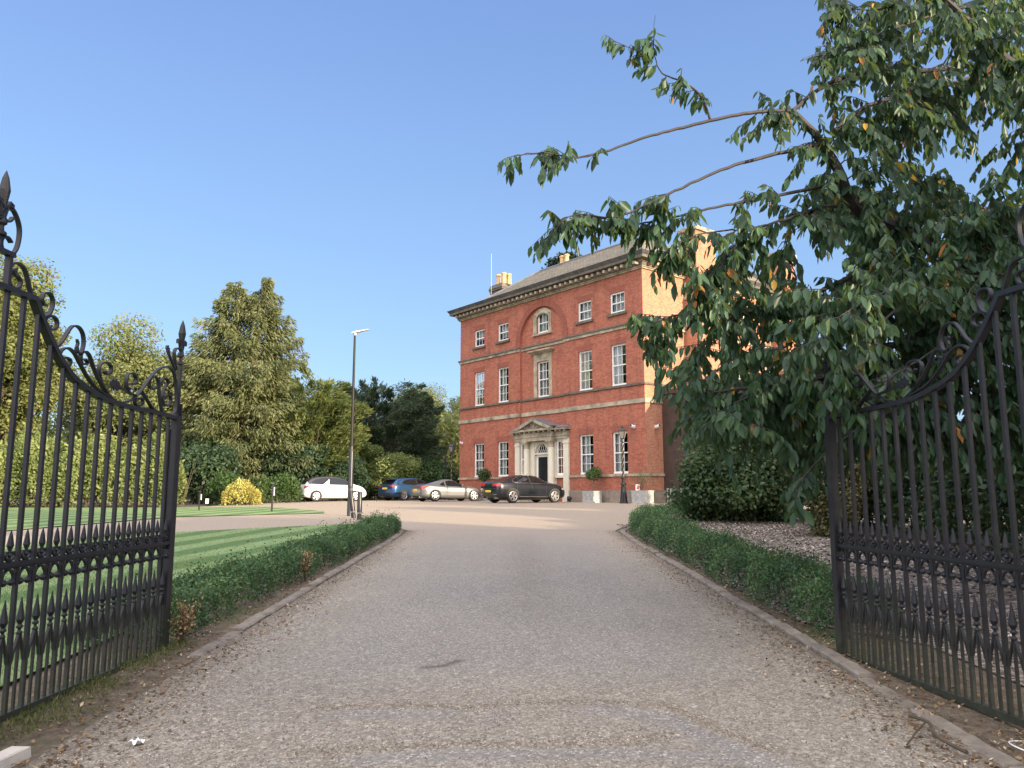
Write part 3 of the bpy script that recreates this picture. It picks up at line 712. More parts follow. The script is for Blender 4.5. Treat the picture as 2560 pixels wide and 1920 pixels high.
for s in (-1, 1):               # raking cornices
    a = (XC + s * 1.58, 5.331); t = (XC, 5.90)
    co.prism([a, (XC + s * 1.30, 5.331), (XC, 5.79), (XC, 5.96), (XC + s * 1.58, 5.42)], 'y', -.80, -.5)
    for k in range(4):
        f = (k + .7) / 4.6; x = XC + s * 1.3 * (1 - f); z = 5.33 + .46 * f; co.box(x - .05, x + .05, -.64, -.49, z - .11, z - .005)
co.build('pediment_cornice', M['stone'], door)
ty = MB(); ty.prism([(XC - 1.29, 5.333), (XC + 1.29, 5.333), (XC, 5.785)], 'y', -.54, -.44)
for k in range(9):              # carved swag
    a = math.pi * k / 8; ty.lathe([(.0, -.05), (.05, 0), (0, .05)], (XC - .45 * math.cos(a), -.55, 5.52 - .12 * math.sin(a)), 6)
ty.lathe([(.0, -.1), (.09, 0), (0, .1)], (XC, -.56, 5.55), 8); ty.build('tympanum', M['stone'], door)
sl = MB()
for s in (-1, 1):
    q = [(XC, -.76, 5.962), (XC + s * 1.64, -.76, 5.425), (XC + s * 1.64, pf, 5.425), (XC, pf, 5.962)]
    q2 = [(a, b2, c2 + .05) for a, b2, c2 in q]; sl.add(q + q2, [(0, 1, 2, 3), (4, 7, 6, 5), (0, 4, 5, 1), (1, 5, 6, 2), (2, 6, 7, 3), (0, 3, 7, 4)])
    a, b2 = (XC - 2.6, XC - 1.645) if s < 0 else (XC + 1.645, XC + 2.6)
    sl.frustum(a, b2, -.46, pf, 5.331, a + (.1 if s < 0 else 0), b2 - (0 if s < 0 else .1), -.2, pf, 5.47)
sl.build('porch_roof', M['lead'], door)
# door and fanlight, set back between the columns
mb = MB(); yb = pf + .02
for s in (-1, 1): mb.box(XC + s * .76 - .16, XC + s * .76 + .16, -.06, yb + .2, 1.0, 4.631)
n = 16; ri, ro = .56, .605
for k in range(n):
    a0, a1 = math.pi * k / n, math.pi * (k + 1) / n; P4 = [(XC - ri * math.cos(a0), 3.93 + ri * math.sin(a0)), (XC - ri * math.cos(a1), 3.93 + ri * math.sin(a1)), (XC - ri * math.cos(a1) * 1.09, 4.62), (XC - ri * math.cos(a0) * 1.09, 4.62)]
    mb.prism(P4, 'y', -.03, yb + .15)
mb.box(XC - .92, XC + .92, -.065, yb, 3.84, 3.93); mb.build('door_surround', M['cream'], door)
mb = MB(); mb.box(XC - .60, XC - .47, .12, .2, 1.3, 3.84); mb.box(XC + .47, XC + .60, .12, .2, 1.3, 3.84); mb.box(XC - .47, XC + .47, .12, .2, 3.70, 3.84); mb.build('door_frame', M['white'], door)
mb = MB(); mb.box(XC - .469, XC + .469, .15, .21, 1.3, 3.70)
for s in (-1, 1):
    for z0, z1 in ((1.5, 2.1), (2.25, 2.95), (3.1, 3.55)): mb.box(XC + s * .22 - .15, XC + s * .22 + .15, .13, .15, z0, z1)
dl = mb.build('door', M['door'], door)
mb = MB(); mb.lathe([(0, -.03), (.04, 0), (0, .03)], (XC + .3, .10, 2.2), 10); mb.box(XC - .12, XC + .12, .12, .14, 2.16, 2.21); mb.build('door_handle', M['chrome'], dl, True)
mb = MB(); mb.prism([(XC + .56 * math.cos(math.pi * k / 16), 3.93 + .56 * math.sin(math.pi * k / 16)) for k in range(17)], 'y', .16, .17); fl = mb.build('fanlight', M['door'], door)
mb = MB()
for k in range(-3, 4):
    for s in (-1, 1):
        pts = []
        for q in range(9):
            x = XC + k * .19 + s * .19 * math.sin(q / 8 * 3.0); z = 3.93 + .56 * q / 8
            if (x - XC) ** 2 + (z - 3.93) ** 2 < .31: pts.append((x, .15, z))
        if len(pts) > 1: mb.tube(pts, .013, 5)
mb.tube([(XC + .55 * math.cos(math.pi * k / 20), .15, 3.93 + .55 * math.sin(math.pi * k / 20)) for k in range(21)], .03, 6)
mb.build('glazing_bars', M['white'], fl)
mb = MB(); mb.box(XC - 1.5, XC + 1.5, -1.0, pf, .7, 1.14); mb.box(XC - .8, XC + .8, -.55, pf + .2, 1.141, 1.30); mb.build('doorstep', M['stone'], door)
# downpipe at the right of the recess and lower wing by the side wall
mb = MB(); mb.box(-.02, 7.2, 1.35, 9.5, .5, 6.75); mb.box(-.05, 7.4, 1.2, 9.7, 6.751, 7.0); mb.build('side_wing', M['darkwing'], house)
mb = MB(); mb.tube([(.06, 7.2, 1.2), (.06, 7.2, 13.6)], .055, 8); mb.build('downpipe', M['gutter'], house, True)
ae = thing('aerial', 'thin pale aerial mast standing beside the leftmost chimney', 'aerial', hw(-15.1, 1.35, 14.4), HRZ)
mb = MB(); mb.tube([(0, 0, 0), (0, 0, 3.9)], [.013, .009], 6); mb.build('mast', plain('grey steel', (.55, .55, .55), .4, .5), ae)

def seccam(x, y, z, rz, label):
    t = thing('security_camera', label, 'camera', hw(x, y, z), HRZ + rz, 'security cameras on the house')
    mb = MB(); mb.box(-.04, .04, -.03, .0, -.06, .06); mb.box(-.02, .02, -.14, -.03, -.02, .02); mb.build('bracket', M['white'], t)
    mb = MB(); Mx = Matrix.Translation((0, -.16, -.03)) @ Matrix.Rotation(R(70), 4, 'X'); mb.lathe([(.07, -.17), (.085, -.15), (.085, .10), (.07, .14)], (0, 0, 0), 14, Mx); mb.build('housing', M['white'], t, True)
    mb = MB(); mb.lathe([(.06, .141), (.06, .16)], (0, 0, 0), 14, Mx); mb.build('lens', M['dark'], t)
seccam(-.75, 0, 5.06, 0, 'white security camera on the front wall near its right-hand corner')
seccam(-16.5, 0, 4.96, 0, 'white security camera high on the front wall at its left-hand end')
seccam(0.0, .75, 5.05, R(90), 'white security camera on the sunlit side wall beside the shrub')

# ------------------------------------------------------------------ iron gates
HY, GZ = 3.55, .19
def gl2(zx, zy):                      # traced on the left leaf: picture -> (distance from the hinge, height)
    X, D, Z = ray(zx * .4219, 400 + zy * .4219); k = -3.3346 / (X - .0329 * D)
    return ((D * k - HY), EYE + Z * k - GZ)
TRAIL = [gl2(*p) for p in [(0, 740), (200, 822), (250, 960), (300, 1078), (350, 1178), (430, 1290), (550, 1380), (650, 1430), (800, 1472), (900, 1492), (1050, 1532)]]
LEAF = TRAIL[-1][0] + .02
RZ0 = TRAIL[1][1]
SCR = [[(75, 340), (60, 360), (40, 365), (20, 340), (15, 300), (30, 275), (55, 272), (85, 310), (108, 370), (115, 430), (105, 500), (85, 545), (60, 555), (30, 550), (8, 520), (5, 480), (20, 455), (45, 460), (65, 490)],
       [(185, 812), (170, 740), (150, 660), (120, 620), (85, 610), (60, 630), (50, 680), (55, 730), (80, 760), (110, 755), (120, 720), (105, 690), (85, 680), (78, 655), (95, 645)],
       [(245, 930), (285, 920), (310, 870), (310, 820), (290, 790), (260, 790), (248, 820), (255, 855), (275, 860)],
       [(270, 1000), (263, 960), (280, 930), (310, 925), (335, 950), (335, 990), (310, 1005), (287, 1000), (300, 980)],
       [(335, 1105), (370, 1070), (400, 1020), (430, 985), (465, 990), (490, 1030), (495, 1090), (480, 1140), (458, 1140), (455, 1110)],
       [(390, 1225), (410, 1215), (415, 1185), (385, 1170), (358, 1180), (352, 1150), (372, 1122), (405, 1115), (440, 1145), (470, 1200), (520, 1290), (580, 1360), (690, 1432)],
       [(500, 1180), (520, 1195), (505, 1212), (480, 1200), (480, 1150), (505, 1135), (530, 1160), (550, 1220), (580, 1290), (620, 1360), (660, 1412)],
       [(618, 1250), (630, 1270), (655, 1258), (658, 1225), (640, 1205), (615, 1200), (590, 1220), (588, 1270), (600, 1320), (630, 1380), (660, 1412)],
       [(775, 1325), (800, 1327), (806, 1295), (790, 1267), (765, 1265), (750, 1290), (750, 1340), (765, 1380), (800, 1393)],
       [(700, 1436), (750, 1432), (800, 1405), (840, 1360), (890, 1290), (940, 1240), (990, 1225), (1025, 1250), (1040, 1310), (1045, 1400), (1040, 1480), (1020, 1512)],
       [(925, 1340), (905, 1357), (885, 1340), (890, 1300), (915, 1285), (938, 1310), (945, 1400), (960, 1495)],
       [(840, 1370), (870, 1420), (910, 1480), (955, 1502)],
       [(955, 1335), (958, 1302), (980, 1293), (997, 1318), (975, 1350), (960, 1400), (965, 1440), (990, 1457), (1012, 1430), (1005, 1395), (985, 1392), (983, 1415)],
       [(800, 1390), (800, 1440), (820, 1457), (845, 1440), (840, 1412), (822, 1415)],
       [(1045, 1245), (1035, 1180), (1035, 1130), (1055, 1115), (1078, 1135), (1075, 1160), (1055, 1165)]]
def mk_gate(label, loc, rz, flip):
    g = thing('iron_gate', label, 'gate', loc, rz, 'pair of open wrought iron gates'); I = M['iron']
    sg = -1 if flip else 1
    def fin(mb, name): return mb.build(name, I, g, False)
    xs_, zs_ = [p[0] for p in TRAIL], [p[1] for p in TRAIL]
    def top(s): return float(np.interp(s, xs_, zs_)) if s > TRAIL[1][0] else RZ0
    mb = MB(); mb.box(0, .06, -.03, .03, -.05, RZ0 + .3); fin(mb, 'hinge_stile')
    mb = MB(); mb.box(LEAF - .075, LEAF - .005, -.03, .03, 0, top(LEAF) + .02); mb.box(LEAF - .09, LEAF - .03, .031, .05, .35, top(LEAF) - .1); fin(mb, 'latch_stile')
    mb = MB(); mb.box(LEAF + .0, LEAF + .02, -.028, .028, -.04, top(LEAF) + .14); fin(mb, 'slam_plate')
    mb = MB(); mb.box(.06, LEAF - .075, -.022, .022, .0, .045); fin(mb, 'bottom_rail')
    zm = 1.15 - GZ; mb = MB(); mb.box(.06, LEAF - .075, -.028, .028, zm - .014, zm + .014); mb.box(.06, LEAF - .075, -.012, .012, zm - .03, zm - .0141); fin(mb, 'middle_rail')
    tr = [(.0, RZ0)] + [(TRAIL[1][0] - .02, RZ0)] + [tuple(p) for p in smooth_line(TRAIL[1:], 4)]
    mb = MB(); mb.strap(tr, .035, .055); fin(mb, 'top_rail')
    sp_ = .158; n = int((LEAF - .12) / sp_); st0 = LEAF - .10 - sp_ * n
    for k in range(n):
        s = LEAF - .10 - sp_ * (k + .55)
        if s < .1: continue
        mb = MB(); mb.box(s - .013, s + .013, -.013, .013, .045, top(s) - .012); fin(mb, 'bar')
    for k in range(n + 1):
        s = LEAF - .10 - sp_ * (k + .05)
        if s < .12: continue
        h = .70 + .0 * s
        mb = MB(); mb.box(s - .008, s + .008, -.008, .008, .045, h - .19)
        mb.lathe([(.008, 0), (.019, .012), (.019, .02), (.009, .032), (.009, .04), (.021, .05), (.021, .058), (.012, .07), (.026, .10), (.014, .17), (.003, .24)], (s, 0, h - .20), 8)
        mb.strap([(s - .06, h - .36), (s - .05, h - .31), (s - .02, h - .23), (s - .006, h - .19)], .012, .02); mb.strap([(s + .06, h - .36), (s + .05, h - .31), (s + .02, h - .23), (s + .006, h - .19)], .012, .02)
        fin(mb, 'dog_bar')
        mb = MB(); z = zm + .014
        mb.lathe([(.010, 0), (.010, .03), (.022, .04), (.010, .055), (.010, .07), (.022, .10), (.012, .16), (.002, .20)], (s, 0, z), 8)
        for d in (-1, 1):
            mb.strap([(s + d * .008, z + .005), (s + d * .03, z + .015), (s + d * .045, z + .04), (s + d * .035, z + .062), (s + d * .018, z + .055)], .011, .018)
        fin(mb, 'rail_spike')
        mb = MB(); z = zm - .03
        mb.strap([(s + .058 * math.cos(a), z - .075 + .07 * math.sin(a)) for a in [math.pi * q / 10 for q in range(11)]], .012, .02)
        for d in (-1, 1): mb.lathe([(.001, -.024), (.018, -.014), (.024, 0), (.018, .014), (.001, .024)], (s + d * .035, 0, z - .085), 8)
        fin(mb, 'rail_arch')
    for sc in SCR:
        p = [gl2(*q) for q in sc]; pts = smooth_line(p, 5); mb = MB(); mb.strap(pts, .012, .03); fin(mb, 'scroll')
    # scroll mirrored behind the tall finial, and its twin at the hinge
    fx = gl2(8, 400)[0]
    for idx in (0, 1):
        p = [gl2(*q) for q in SCR[idx]]; p = [(2 * fx - a - .0, b2) for a, b2 in p]
        mb = MB(); mb.strap(smooth_line(p, 5), .012, .03); fin(mb, 'scroll')
    za = gl2(30, 560)[1]
    mb = MB(); mb.box(fx - .11, fx - .08, -.018, .018, RZ0, za); mb.box(fx + .08, fx + .11, -.018, .018, RZ0, za); mb.box(fx - .13, fx + .13, -.02, .02, za, za + .03); fin(mb, 'raised_panel')
    zt = gl2(28, 55)[1]
    def finial(s, zb, zt, r):
        mb = MB(); mb.box(s - .014, s + .014, -.014, .014, zb, zt - .42)
        mb.lathe([(.016, 0), (.034, .01), (.034, .025), (.018, .04), (.016, .07), (.032, .085), (.032, .10), (.018, .115), (.014, .18), (.022, .22), (.034, .30), (.02, .38), (.002, .43)], (s, 0, zt - .43), 10)
        for d in (-1, 1): mb.strap([(s + d * .012, zt - .30), (s + d * .03, zt - .24), (s + d * .055, zt - .19), (s + d * .078, zt - .20), (s + d * .075, zt - .235)], .016, .026)
        return mb
    fin(finial(fx, za + .03, zt, 1), 'finial')
    fin(finial(LEAF - .02, top(LEAF), gl2(1085, 950)[1], .8), 'finial')
    # leaves in the scrollwork
    for (a, b2, c2) in (((655, 1312), (715, 1352), (800, 1395)), ((988, 1098), (1005, 1160), (1040, 1245)), ((455, 1060), (462, 1085), (455, 1110)), ((90, 650), (92, 665), (85, 690))):
        A, B, D_ = (Vector((*gl2(*q),)) for q in (a, b2, c2)); mb = MB(); ax = (B - A); L = ax.length; ax.normalize(); nn = Vector((-ax.y, ax.x))
        wv_ = [0, .5, .28, .55, .3, .45, .2, .12]; up_ = []; dn = []
        for q, wq in enumerate(wv_):
            c3 = A + ax * L * q / 7; up_.append(c3 + nn * wq * L * .55); dn.append(c3 - nn * wq * L * .55)
        for q in range(7):
            mb.prism([tuple(up_[q]), tuple(up_[q + 1]), tuple(dn[q + 1]), tuple(dn[q])] if q else [tuple(up_[1]), tuple(dn[1]), tuple(A)], 'y', -.008, .008)
        mb.strap([tuple(A + ax * L * .5), tuple(B), tuple(D_)], .016, .02); fin(mb, 'leaf_ornament')
    # drop bolt
    mb = MB(); mb.tube([(LEAF * .08 + .4, .04, .02), (LEAF * .08 + .4, .04, 1.5)], .012, 8); mb.lathe([(.014, 0), (.03, .02), (.03, .04), (.014, .06)], (LEAF * .08 + .4, .04, 1.3), 8); fin(mb, 'drop_bolt')
    return g
# left leaf: from the hinge away along +y, leaning a little outwards
lx = lambda Y: -3.10 + (Y - 7.13) * .0329
mk_gate('open black iron gate in front of the lawn, left of the driveway', (lx(HY), HY, GZ), math.atan2(1, .0329), False)
rx = lambda Y: 2.86 - (Y - 6.95) * .134
ang = math.atan2(1, -.134)
mk_gate('open black iron gate in front of the mulch bed, under the cherry boughs', (rx(6.95) + .134 * LEAF * math.cos(.133), 6.95 - LEAF * math.cos(.133), GZ - .01), ang, True)
# ------------------------------------------------------------------ cars (x forward from the rear bumper, right side at -y)
def wheel_meshes(rad, wid, spokes, twin, rimmat):
    Mx = Matrix.Rotation(R(90), 4, 'X')
    t = MB(); r = rad
    t.lathe([(r * .66, -wid * .5), (r * .9, -wid * .5), (r * .97, -wid * .42), (r, -wid * .3), (r, wid * .3), (r * .97, wid * .42), (r * .9, wid * .5), (r * .66, wid * .5), (r * .66, -wid * .5)], (0, 0, 0), 28, Mx, False)
    rm = MB(); o = wid * .5
    rm.lathe([(r * .60, o - .05), (r * .69, o - .02), (r * .70, o + .004), (r * .66, o + .006), (r * .62, o - .01), (r * .60, o - .05)], (0, 0, 0), 28, Mx, False)
    rm.lathe([(r * .02, o - .005), (r * .13, o - .008), (r * .15, o - .03)], (0, 0, 0), 14, Mx)
    for k in range(spokes):
        for d in ((-.13, .13) if twin else (0,)):
            a = 2 * math.pi * k / spokes; a1 = a + d * .5; a2 = a + d * 1.5
            wd0, wd1 = r * (.05 if twin else .10), r * (.04 if twin else .07)
            def pt(rr, an, off): return (rr * math.cos(an) - off * math.sin(an), rr * math.sin(an) + off * math.cos(an))
            q = [pt(r * .12, a1, -wd0), pt(r * .64, a2, -wd1), pt(r * .64, a2, wd1), pt(r * .12, a1, wd0)]
            vs = [Mx @ Vector((x, y, o - .035)) for x, y in q] + [Mx @ Vector((x, y, o - .004)) for x, y in q]
            rm.add(vs, [(0, 1, 2, 3), (4, 7, 6, 5), (0, 4, 5, 1), (1, 5, 6, 2), (2, 6, 7, 3), (3, 7, 4, 0)])
    dk = MB(); dk.lathe([(r * .66, -wid * .2), (r * .66, wid * .5 - .06)], (0, 0, 0), 20, Mx)
    return t, rm, dk
def smooth_tab(xs, tab, col, it=2):
    v = np.interp(xs, tab[:, 0], tab[:, col]); k = np.array([.25, .5, .25])
    for _ in range(it): v[1:-1] = np.convolve(v, k, 'valid')
    return v
def make_car(name, label, tab, paint, pos, heading, wheels, feats, roofmat=None):
    tab = np.array(tab, float); L = tab[-1, 0]; xs = np.linspace(0, L, 73)
    xs = np.concatenate([[0, .015], xs[1:-1], [L - .015, L]])
    Wd, zb, zs, zt, wt = (smooth_tab(xs, tab, c) for c in range(1, 6))
    V, F, MI = [], [], []
    def sec(i):
        w_, b_, s_, t_, q_ = Wd[i], zb[i], zs[i], zt[i], wt[i]; h = s_ - b_
        P = [(0, b_), (w_ * .78, b_), (w_ * .94, b_ + .05), (w_ * .985, b_ + .13), (w_ * .985, b_ + .33 * h), (w_, b_ + .52 * h), (w_ * 1.0, b_ + .74 * h), (w_ * .985, b_ + .88 * h), (w_ * .955, s_ - .012), (w_ * .92, s_ + .012)]
        q = min(q_, w_ * .9); e = t_ - .05 if t_ - s_ > .12 else s_ + (t_ - s_) * .7
        for f in (.25, .5, .75, 1.0): P.append((w_ * .92 + (q - w_ * .92) * f + .012 * math.sin(math.pi * f), s_ + .012 + (e - s_ - .012) * f))
        P += [(q * .93, e + (t_ - e) * .5), (q * .78, e + (t_ - e) * .85), (q * .4, t_ - .004), (0, t_)]
        return P
    nsec = len(sec(0)); full = 2 * nsec - 2
    for i in range(len(xs)):
        P = sec(i); ring = [(-y, z) for y, z in P] + [(y, z) for y, z in P[-2:0:-1]]
        V += [(xs[i] - L / 2, y, z) for y, z in ring]
    for i in range(len(xs) - 1):
        for k in range(full):
            F.append((i * full + k, i * full + (k + 1) % full, (i + 1) * full + (k + 1) % full, (i + 1) * full + k))
            kk = k if k < nsec else full - k - 1
            MI.append(1 if (roofmat and kk >= 9 and zt[i] - zs[i] > .2) else 0)
    F.append(tuple(range(full))); MI.append(0); F.append(tuple((len(xs) - 1) * full + k for k in range(full))); MI.append(0)
    root = thing(name, label, 'car', pos, heading, 'cars parked in front of the house')
    mb = MB(); mb.v, mb.f, mb.m = V, F, MI
    body = mb.build('body', [paint, roofmat or paint], root, True, angle=50)
    bvh = BVHTree.FromPolygons([Vector(v) for v in V], [tuple(f) for f in F])
    def patch(pname, mat, axis, cols, n=14, m=8, off=.006, both=True, parent=None, thick=True):
        # cols: [(a, lo, hi)...]; axis 'side': a = x, lo/hi = z; 'rear'/'front': a = y, lo/hi = z ; 'top': a = x, lo/hi = y
        A = [c[0] for c in cols]; outs = []
        for sd in ((-1, 1) if (both and axis == 'side') else (-1,)):
            vs, ok = [], []
            for i in range(n + 1):
                a = A[0] + (A[-1] - A[0]) * i / n; lo = np.interp(a, A, [c[1] for c in cols]); hi = np.interp(a, A, [c[2] for c in cols])
                for j in range(m + 1):
                    b2 = lo + (hi - lo) * j / m
                    if axis == 'side': o_, d_ = Vector((a - L / 2, sd * 3, b2)), Vector((0, -sd, 0))
                    elif axis == 'rear': o_, d_ = Vector((-6, a, b2)), Vector((1, 0, 0))
                    elif axis == 'front': o_, d_ = Vector((6, a, b2)), Vector((-1, 0, 0))
                    else: o_, d_ = Vector((a - L / 2, b2, 4)), Vector((0, 0, -1))
                    hit, nrm, *_ = bvh.ray_cast(o_, d_)
                    if hit is None: vs.append(Vector((0, 0, 0))); ok.append(False)
                    else:
                        if nrm.dot(d_) > 0: nrm = -nrm
                        vs.append(hit + nrm * off); ok.append(True)
            fs = []
            for i in range(n):
                for j in range(m):
                    q = (i * (m + 1) + j, (i + 1) * (m + 1) + j, (i + 1) * (m + 1) + j + 1, i * (m + 1) + j + 1)
                    if all(ok[z] for z in q): fs.append(q)
            if not fs: continue
            k = MB(); k.add(vs, fs); o2 = k.build(pname, mat, parent or root, True, fix=True, angle=80)
            outs.append(o2)
        return outs
    rad, wid, x1, x2, spokes, twin, rimmat = wheels
    tr, rm, dk = wheel_meshes(rad, wid, spokes, twin, rimmat)
    for xw in (x1, x2):
        wy = float(np.interp(xw, xs, Wd))
        ra = rad * 1.13
        for sd in (-1, 1):              # wheel arch: dark patch on the body in place of a shaded hollow
            mbx = MB(); vs, fs = [], []; nA = 28
            ok = True; pts = []
            for q in range(nA + 1):
                an = math.pi * (-.12 + 1.24 * q / nA)
                for rr in (0, .5 * ra, ra):
                    x_, z_ = xw + rr * math.cos(an), rad + rr * math.sin(an)
                    z_ = max(z_, float(np.interp(x_, xs, zb)) + .02)
                    hit, nrm, *_ = bvh.ray_cast(Vector((x_ - L / 2, sd * 3, z_)), Vector((0, -sd, 0)))
                    pts.append((hit + Vector((0, sd * .004, 0))) if hit else Vector((x_ - L / 2, sd * wy * .9, z_)))
            for q in range(nA):
                for e in range(2): fs.append((q * 3 + e, (q + 1) * 3 + e, (q + 1) * 3 + e + 1, q * 3 + e + 1))
            mbx.add(pts, fs); mbx.build('wheel_arch', M['dark'], root)
            q0 = MB(); q0.v, q0.f, q0.m = list(tr.v), list(tr.f), list(tr.m); wo = q0.build('wheel', M['tyre'], root, True)
            q1 = MB(); q1.v, q1.f, q1.m = list(rm.v), list(rm.f), list(rm.m); ro_ = q1.build('rim', rimmat, wo, True)
            q2 = MB(); q2.v, q2.f, q2.m = list(dk.v), list(dk.f), list(dk.m); q2.build('dark_backing', M['dark'], wo)  # dark disc stands in for the shaded hollow behind the spokes
            wo.location = (xw - L / 2, sd * (wy - wid * .5 + .012), rad)
            if sd > 0: wo.rotation_euler = (0, 0, math.pi)
    us = MB(); us.box(.35 - L / 2, L - .35 - L / 2, -.62, .62, .16, .42); us.build('underside', M['dark'], root)
    feats(root, patch, L, lambda a: a - L / 2)
    return root
def box_part(name, mat, parent, *b):
    mb = MB(); mb.box(*b); return mb.build(name, mat, parent)
def mirror(root, x, z, y, mat, L):
    for s in (-1, 1):
        mb = MB(); Mx = Matrix.Translation((x - L / 2, s * (y + .10), z)) @ Matrix.Diagonal((.6, 1.15, .75, 1)); mb.lathe([(.02, -.1), (.08, -.08), (.1, 0), (.08, .08), (.02, .1)], (0, 0, 0), 12, Mx); mb.tube([(x - L / 2, s * (y - .06), z - .05), (x - L / 2, s * (y + .06), z - .03)], .025, 6)
        mb.build('wing_mirror', mat, root, True)
CG = M['carglass']
P_dark = carpaint('dark blue-grey paint', (.008, .012, .018), 0, .22); P_sil = carpaint('gunmetal paint', (.16, .17, .18), .6, .33)
P_blue = carpaint('blue paint', (.022, .075, .18), .55, .3); P_white = carpaint('white car paint', (.74, .76, .78), 0, .3)

def f_saloon(root, patch, L, X):
    g = [(1.0, 1.13, 1.14), (1.12, 1.075, 1.23), (1.4, 1.06, 1.345), (1.8, 1.05, 1.42), (2.2, 1.04, 1.42), (2.55, 1.03, 1.37), (2.9, 1.02, 1.24), (3.2, 1.015, 1.03)]
    t = [(a - .03 if a < 1.1 else (a + .05 if a > 3.15 else a), lo - .025, hi + .025) for a, lo, hi in g]
    patch('window_trim', M['chrome'], 'side', t, 24, 8, .004); patch('side_window', CG, 'side', g, 24, 8, .009)
    patch('window_pillar', M['black'], 'side', [(2.05, 1.045, 1.425), (2.15, 1.04, 1.42)], 2, 6, .014); patch('window_pillar', M['black'], 'side', [(1.36, 1.06, 1.33), (1.40, 1.06, 1.345)], 2, 6, .014)
    patch('rear_window', CG, 'rear', [(-.56, 1.18, 1.33), (-.45, 1.17, 1.40), (0, 1.16, 1.43), (.45, 1.17, 1.40), (.56, 1.18, 1.33)], 14, 8, .007)
    patch('windscreen', CG, 'front', [(-.62, 1.04, 1.24), (-.5, 1.03, 1.33), (0, 1.03, 1.38), (.5, 1.03, 1.33), (.62, 1.04, 1.24)], 14, 8, .007)
    for s in (-1, 1): patch('tail_lamp', M['redlamp'], 'rear', sorted([(s * .34, .88, 1.0), (s * .84, .86, 1.01)]), 6, 4, .01)
    patch('tail_lamp', M['redlamp'], 'side', [(.03, .87, .99), (.24, .89, 1.0), (.30, .95, .98)], 6, 4, .008)
    patch('bumper_trim', M['chrome'], 'rear', [(-.8, .73, .745), (.8, .73, .745)], 10, 1, .012); patch('bumper_trim', M['chrome'], 'rear', [(-.75, .44, .455), (.75, .44, .455)], 10, 1, .012)
    patch('sill_trim', M['chrome'], 'side', [(1.35, .33, .35), (3.2, .31, .33)], 10, 1, .008)
    patch('number_plate', M['yplate'], 'rear', [(-.26, .56, .67), (.26, .56, .67)], 3, 3, .016)
    patch('door_seam', M['dark'], 'side', [(2.16, .4, 1.0), (2.175, .4, 1.0)], 1, 8, .003); patch('door_seam', M['dark'], 'side', [(3.12, .4, 1.0), (3.132, .4, 1.0)], 1, 8, .003); patch('door_seam', M['dark'], 'side', [(1.2, .66, 1.0), (1.212, .66, 1.0)], 1, 8, .003)
    patch('door_handle', P_dark, 'side', [(1.42, .86, .885), (1.62, .86, .885)], 3, 2, .025); patch('door_handle', P_dark, 'side', [(2.3, .85, .875), (2.5, .85, .875)], 3, 2, .025)
    patch('headlamp', M['lampglass'], 'side', [(4.2, .70, .80), (4.5, .66, .74)], 4, 3, .008)
    mirror(root, 2.98, 1.07, .93, P_dark, L)
    for s in (-1, 1):
        mb = MB(); mb.tube([(X(.0), s * .55, .27), (X(.25), s * .55, .27)], .045, 10); mb.build('exhaust', M['chrome'], root, True)
T_sal = [(0, .70, .40, .80, .86, .55), (.04, .84, .32, 1.0, 1.07, .70), (.25, .90, .25, 1.05, 1.12, .74), (.6, .92, .22, 1.06, 1.15, .70), (.95, .93, .21, 1.06, 1.26, .66), (1.3, .93, .2, 1.04, 1.39, .63), (1.8, .93, .2, 1.03, 1.48, .61), (2.25, .93, .2, 1.015, 1.485, .61),
         (2.7, .93, .2, 1.005, 1.43, .62), (3.05, .93, .2, .995, 1.26, .65), (3.4, .925, .2, .975, 1.09, .72), (3.75, .92, .2, .95, 1.04, .76), (4.1, .89, .21, .90, .99, .74), (4.4, .82, .24, .80, .89, .66), (4.55, .72, .28, .70, .78, .56), (4.60, .62, .33, .60, .66, .46)]
def gpos(px, Y):
    u, D, _ = ray(px, 1250); x = u / D * Y; return (x, Y, hz(x, Y) + .012)
make_car('saloon_car', 'dark blue-grey saloon parked nearest the stone doorway, chrome window trim', T_sal, P_dark, gpos(1310, 42.0), R(35), (.36, .23, .94, 3.72, 5, True, M['alloy']), f_saloon)

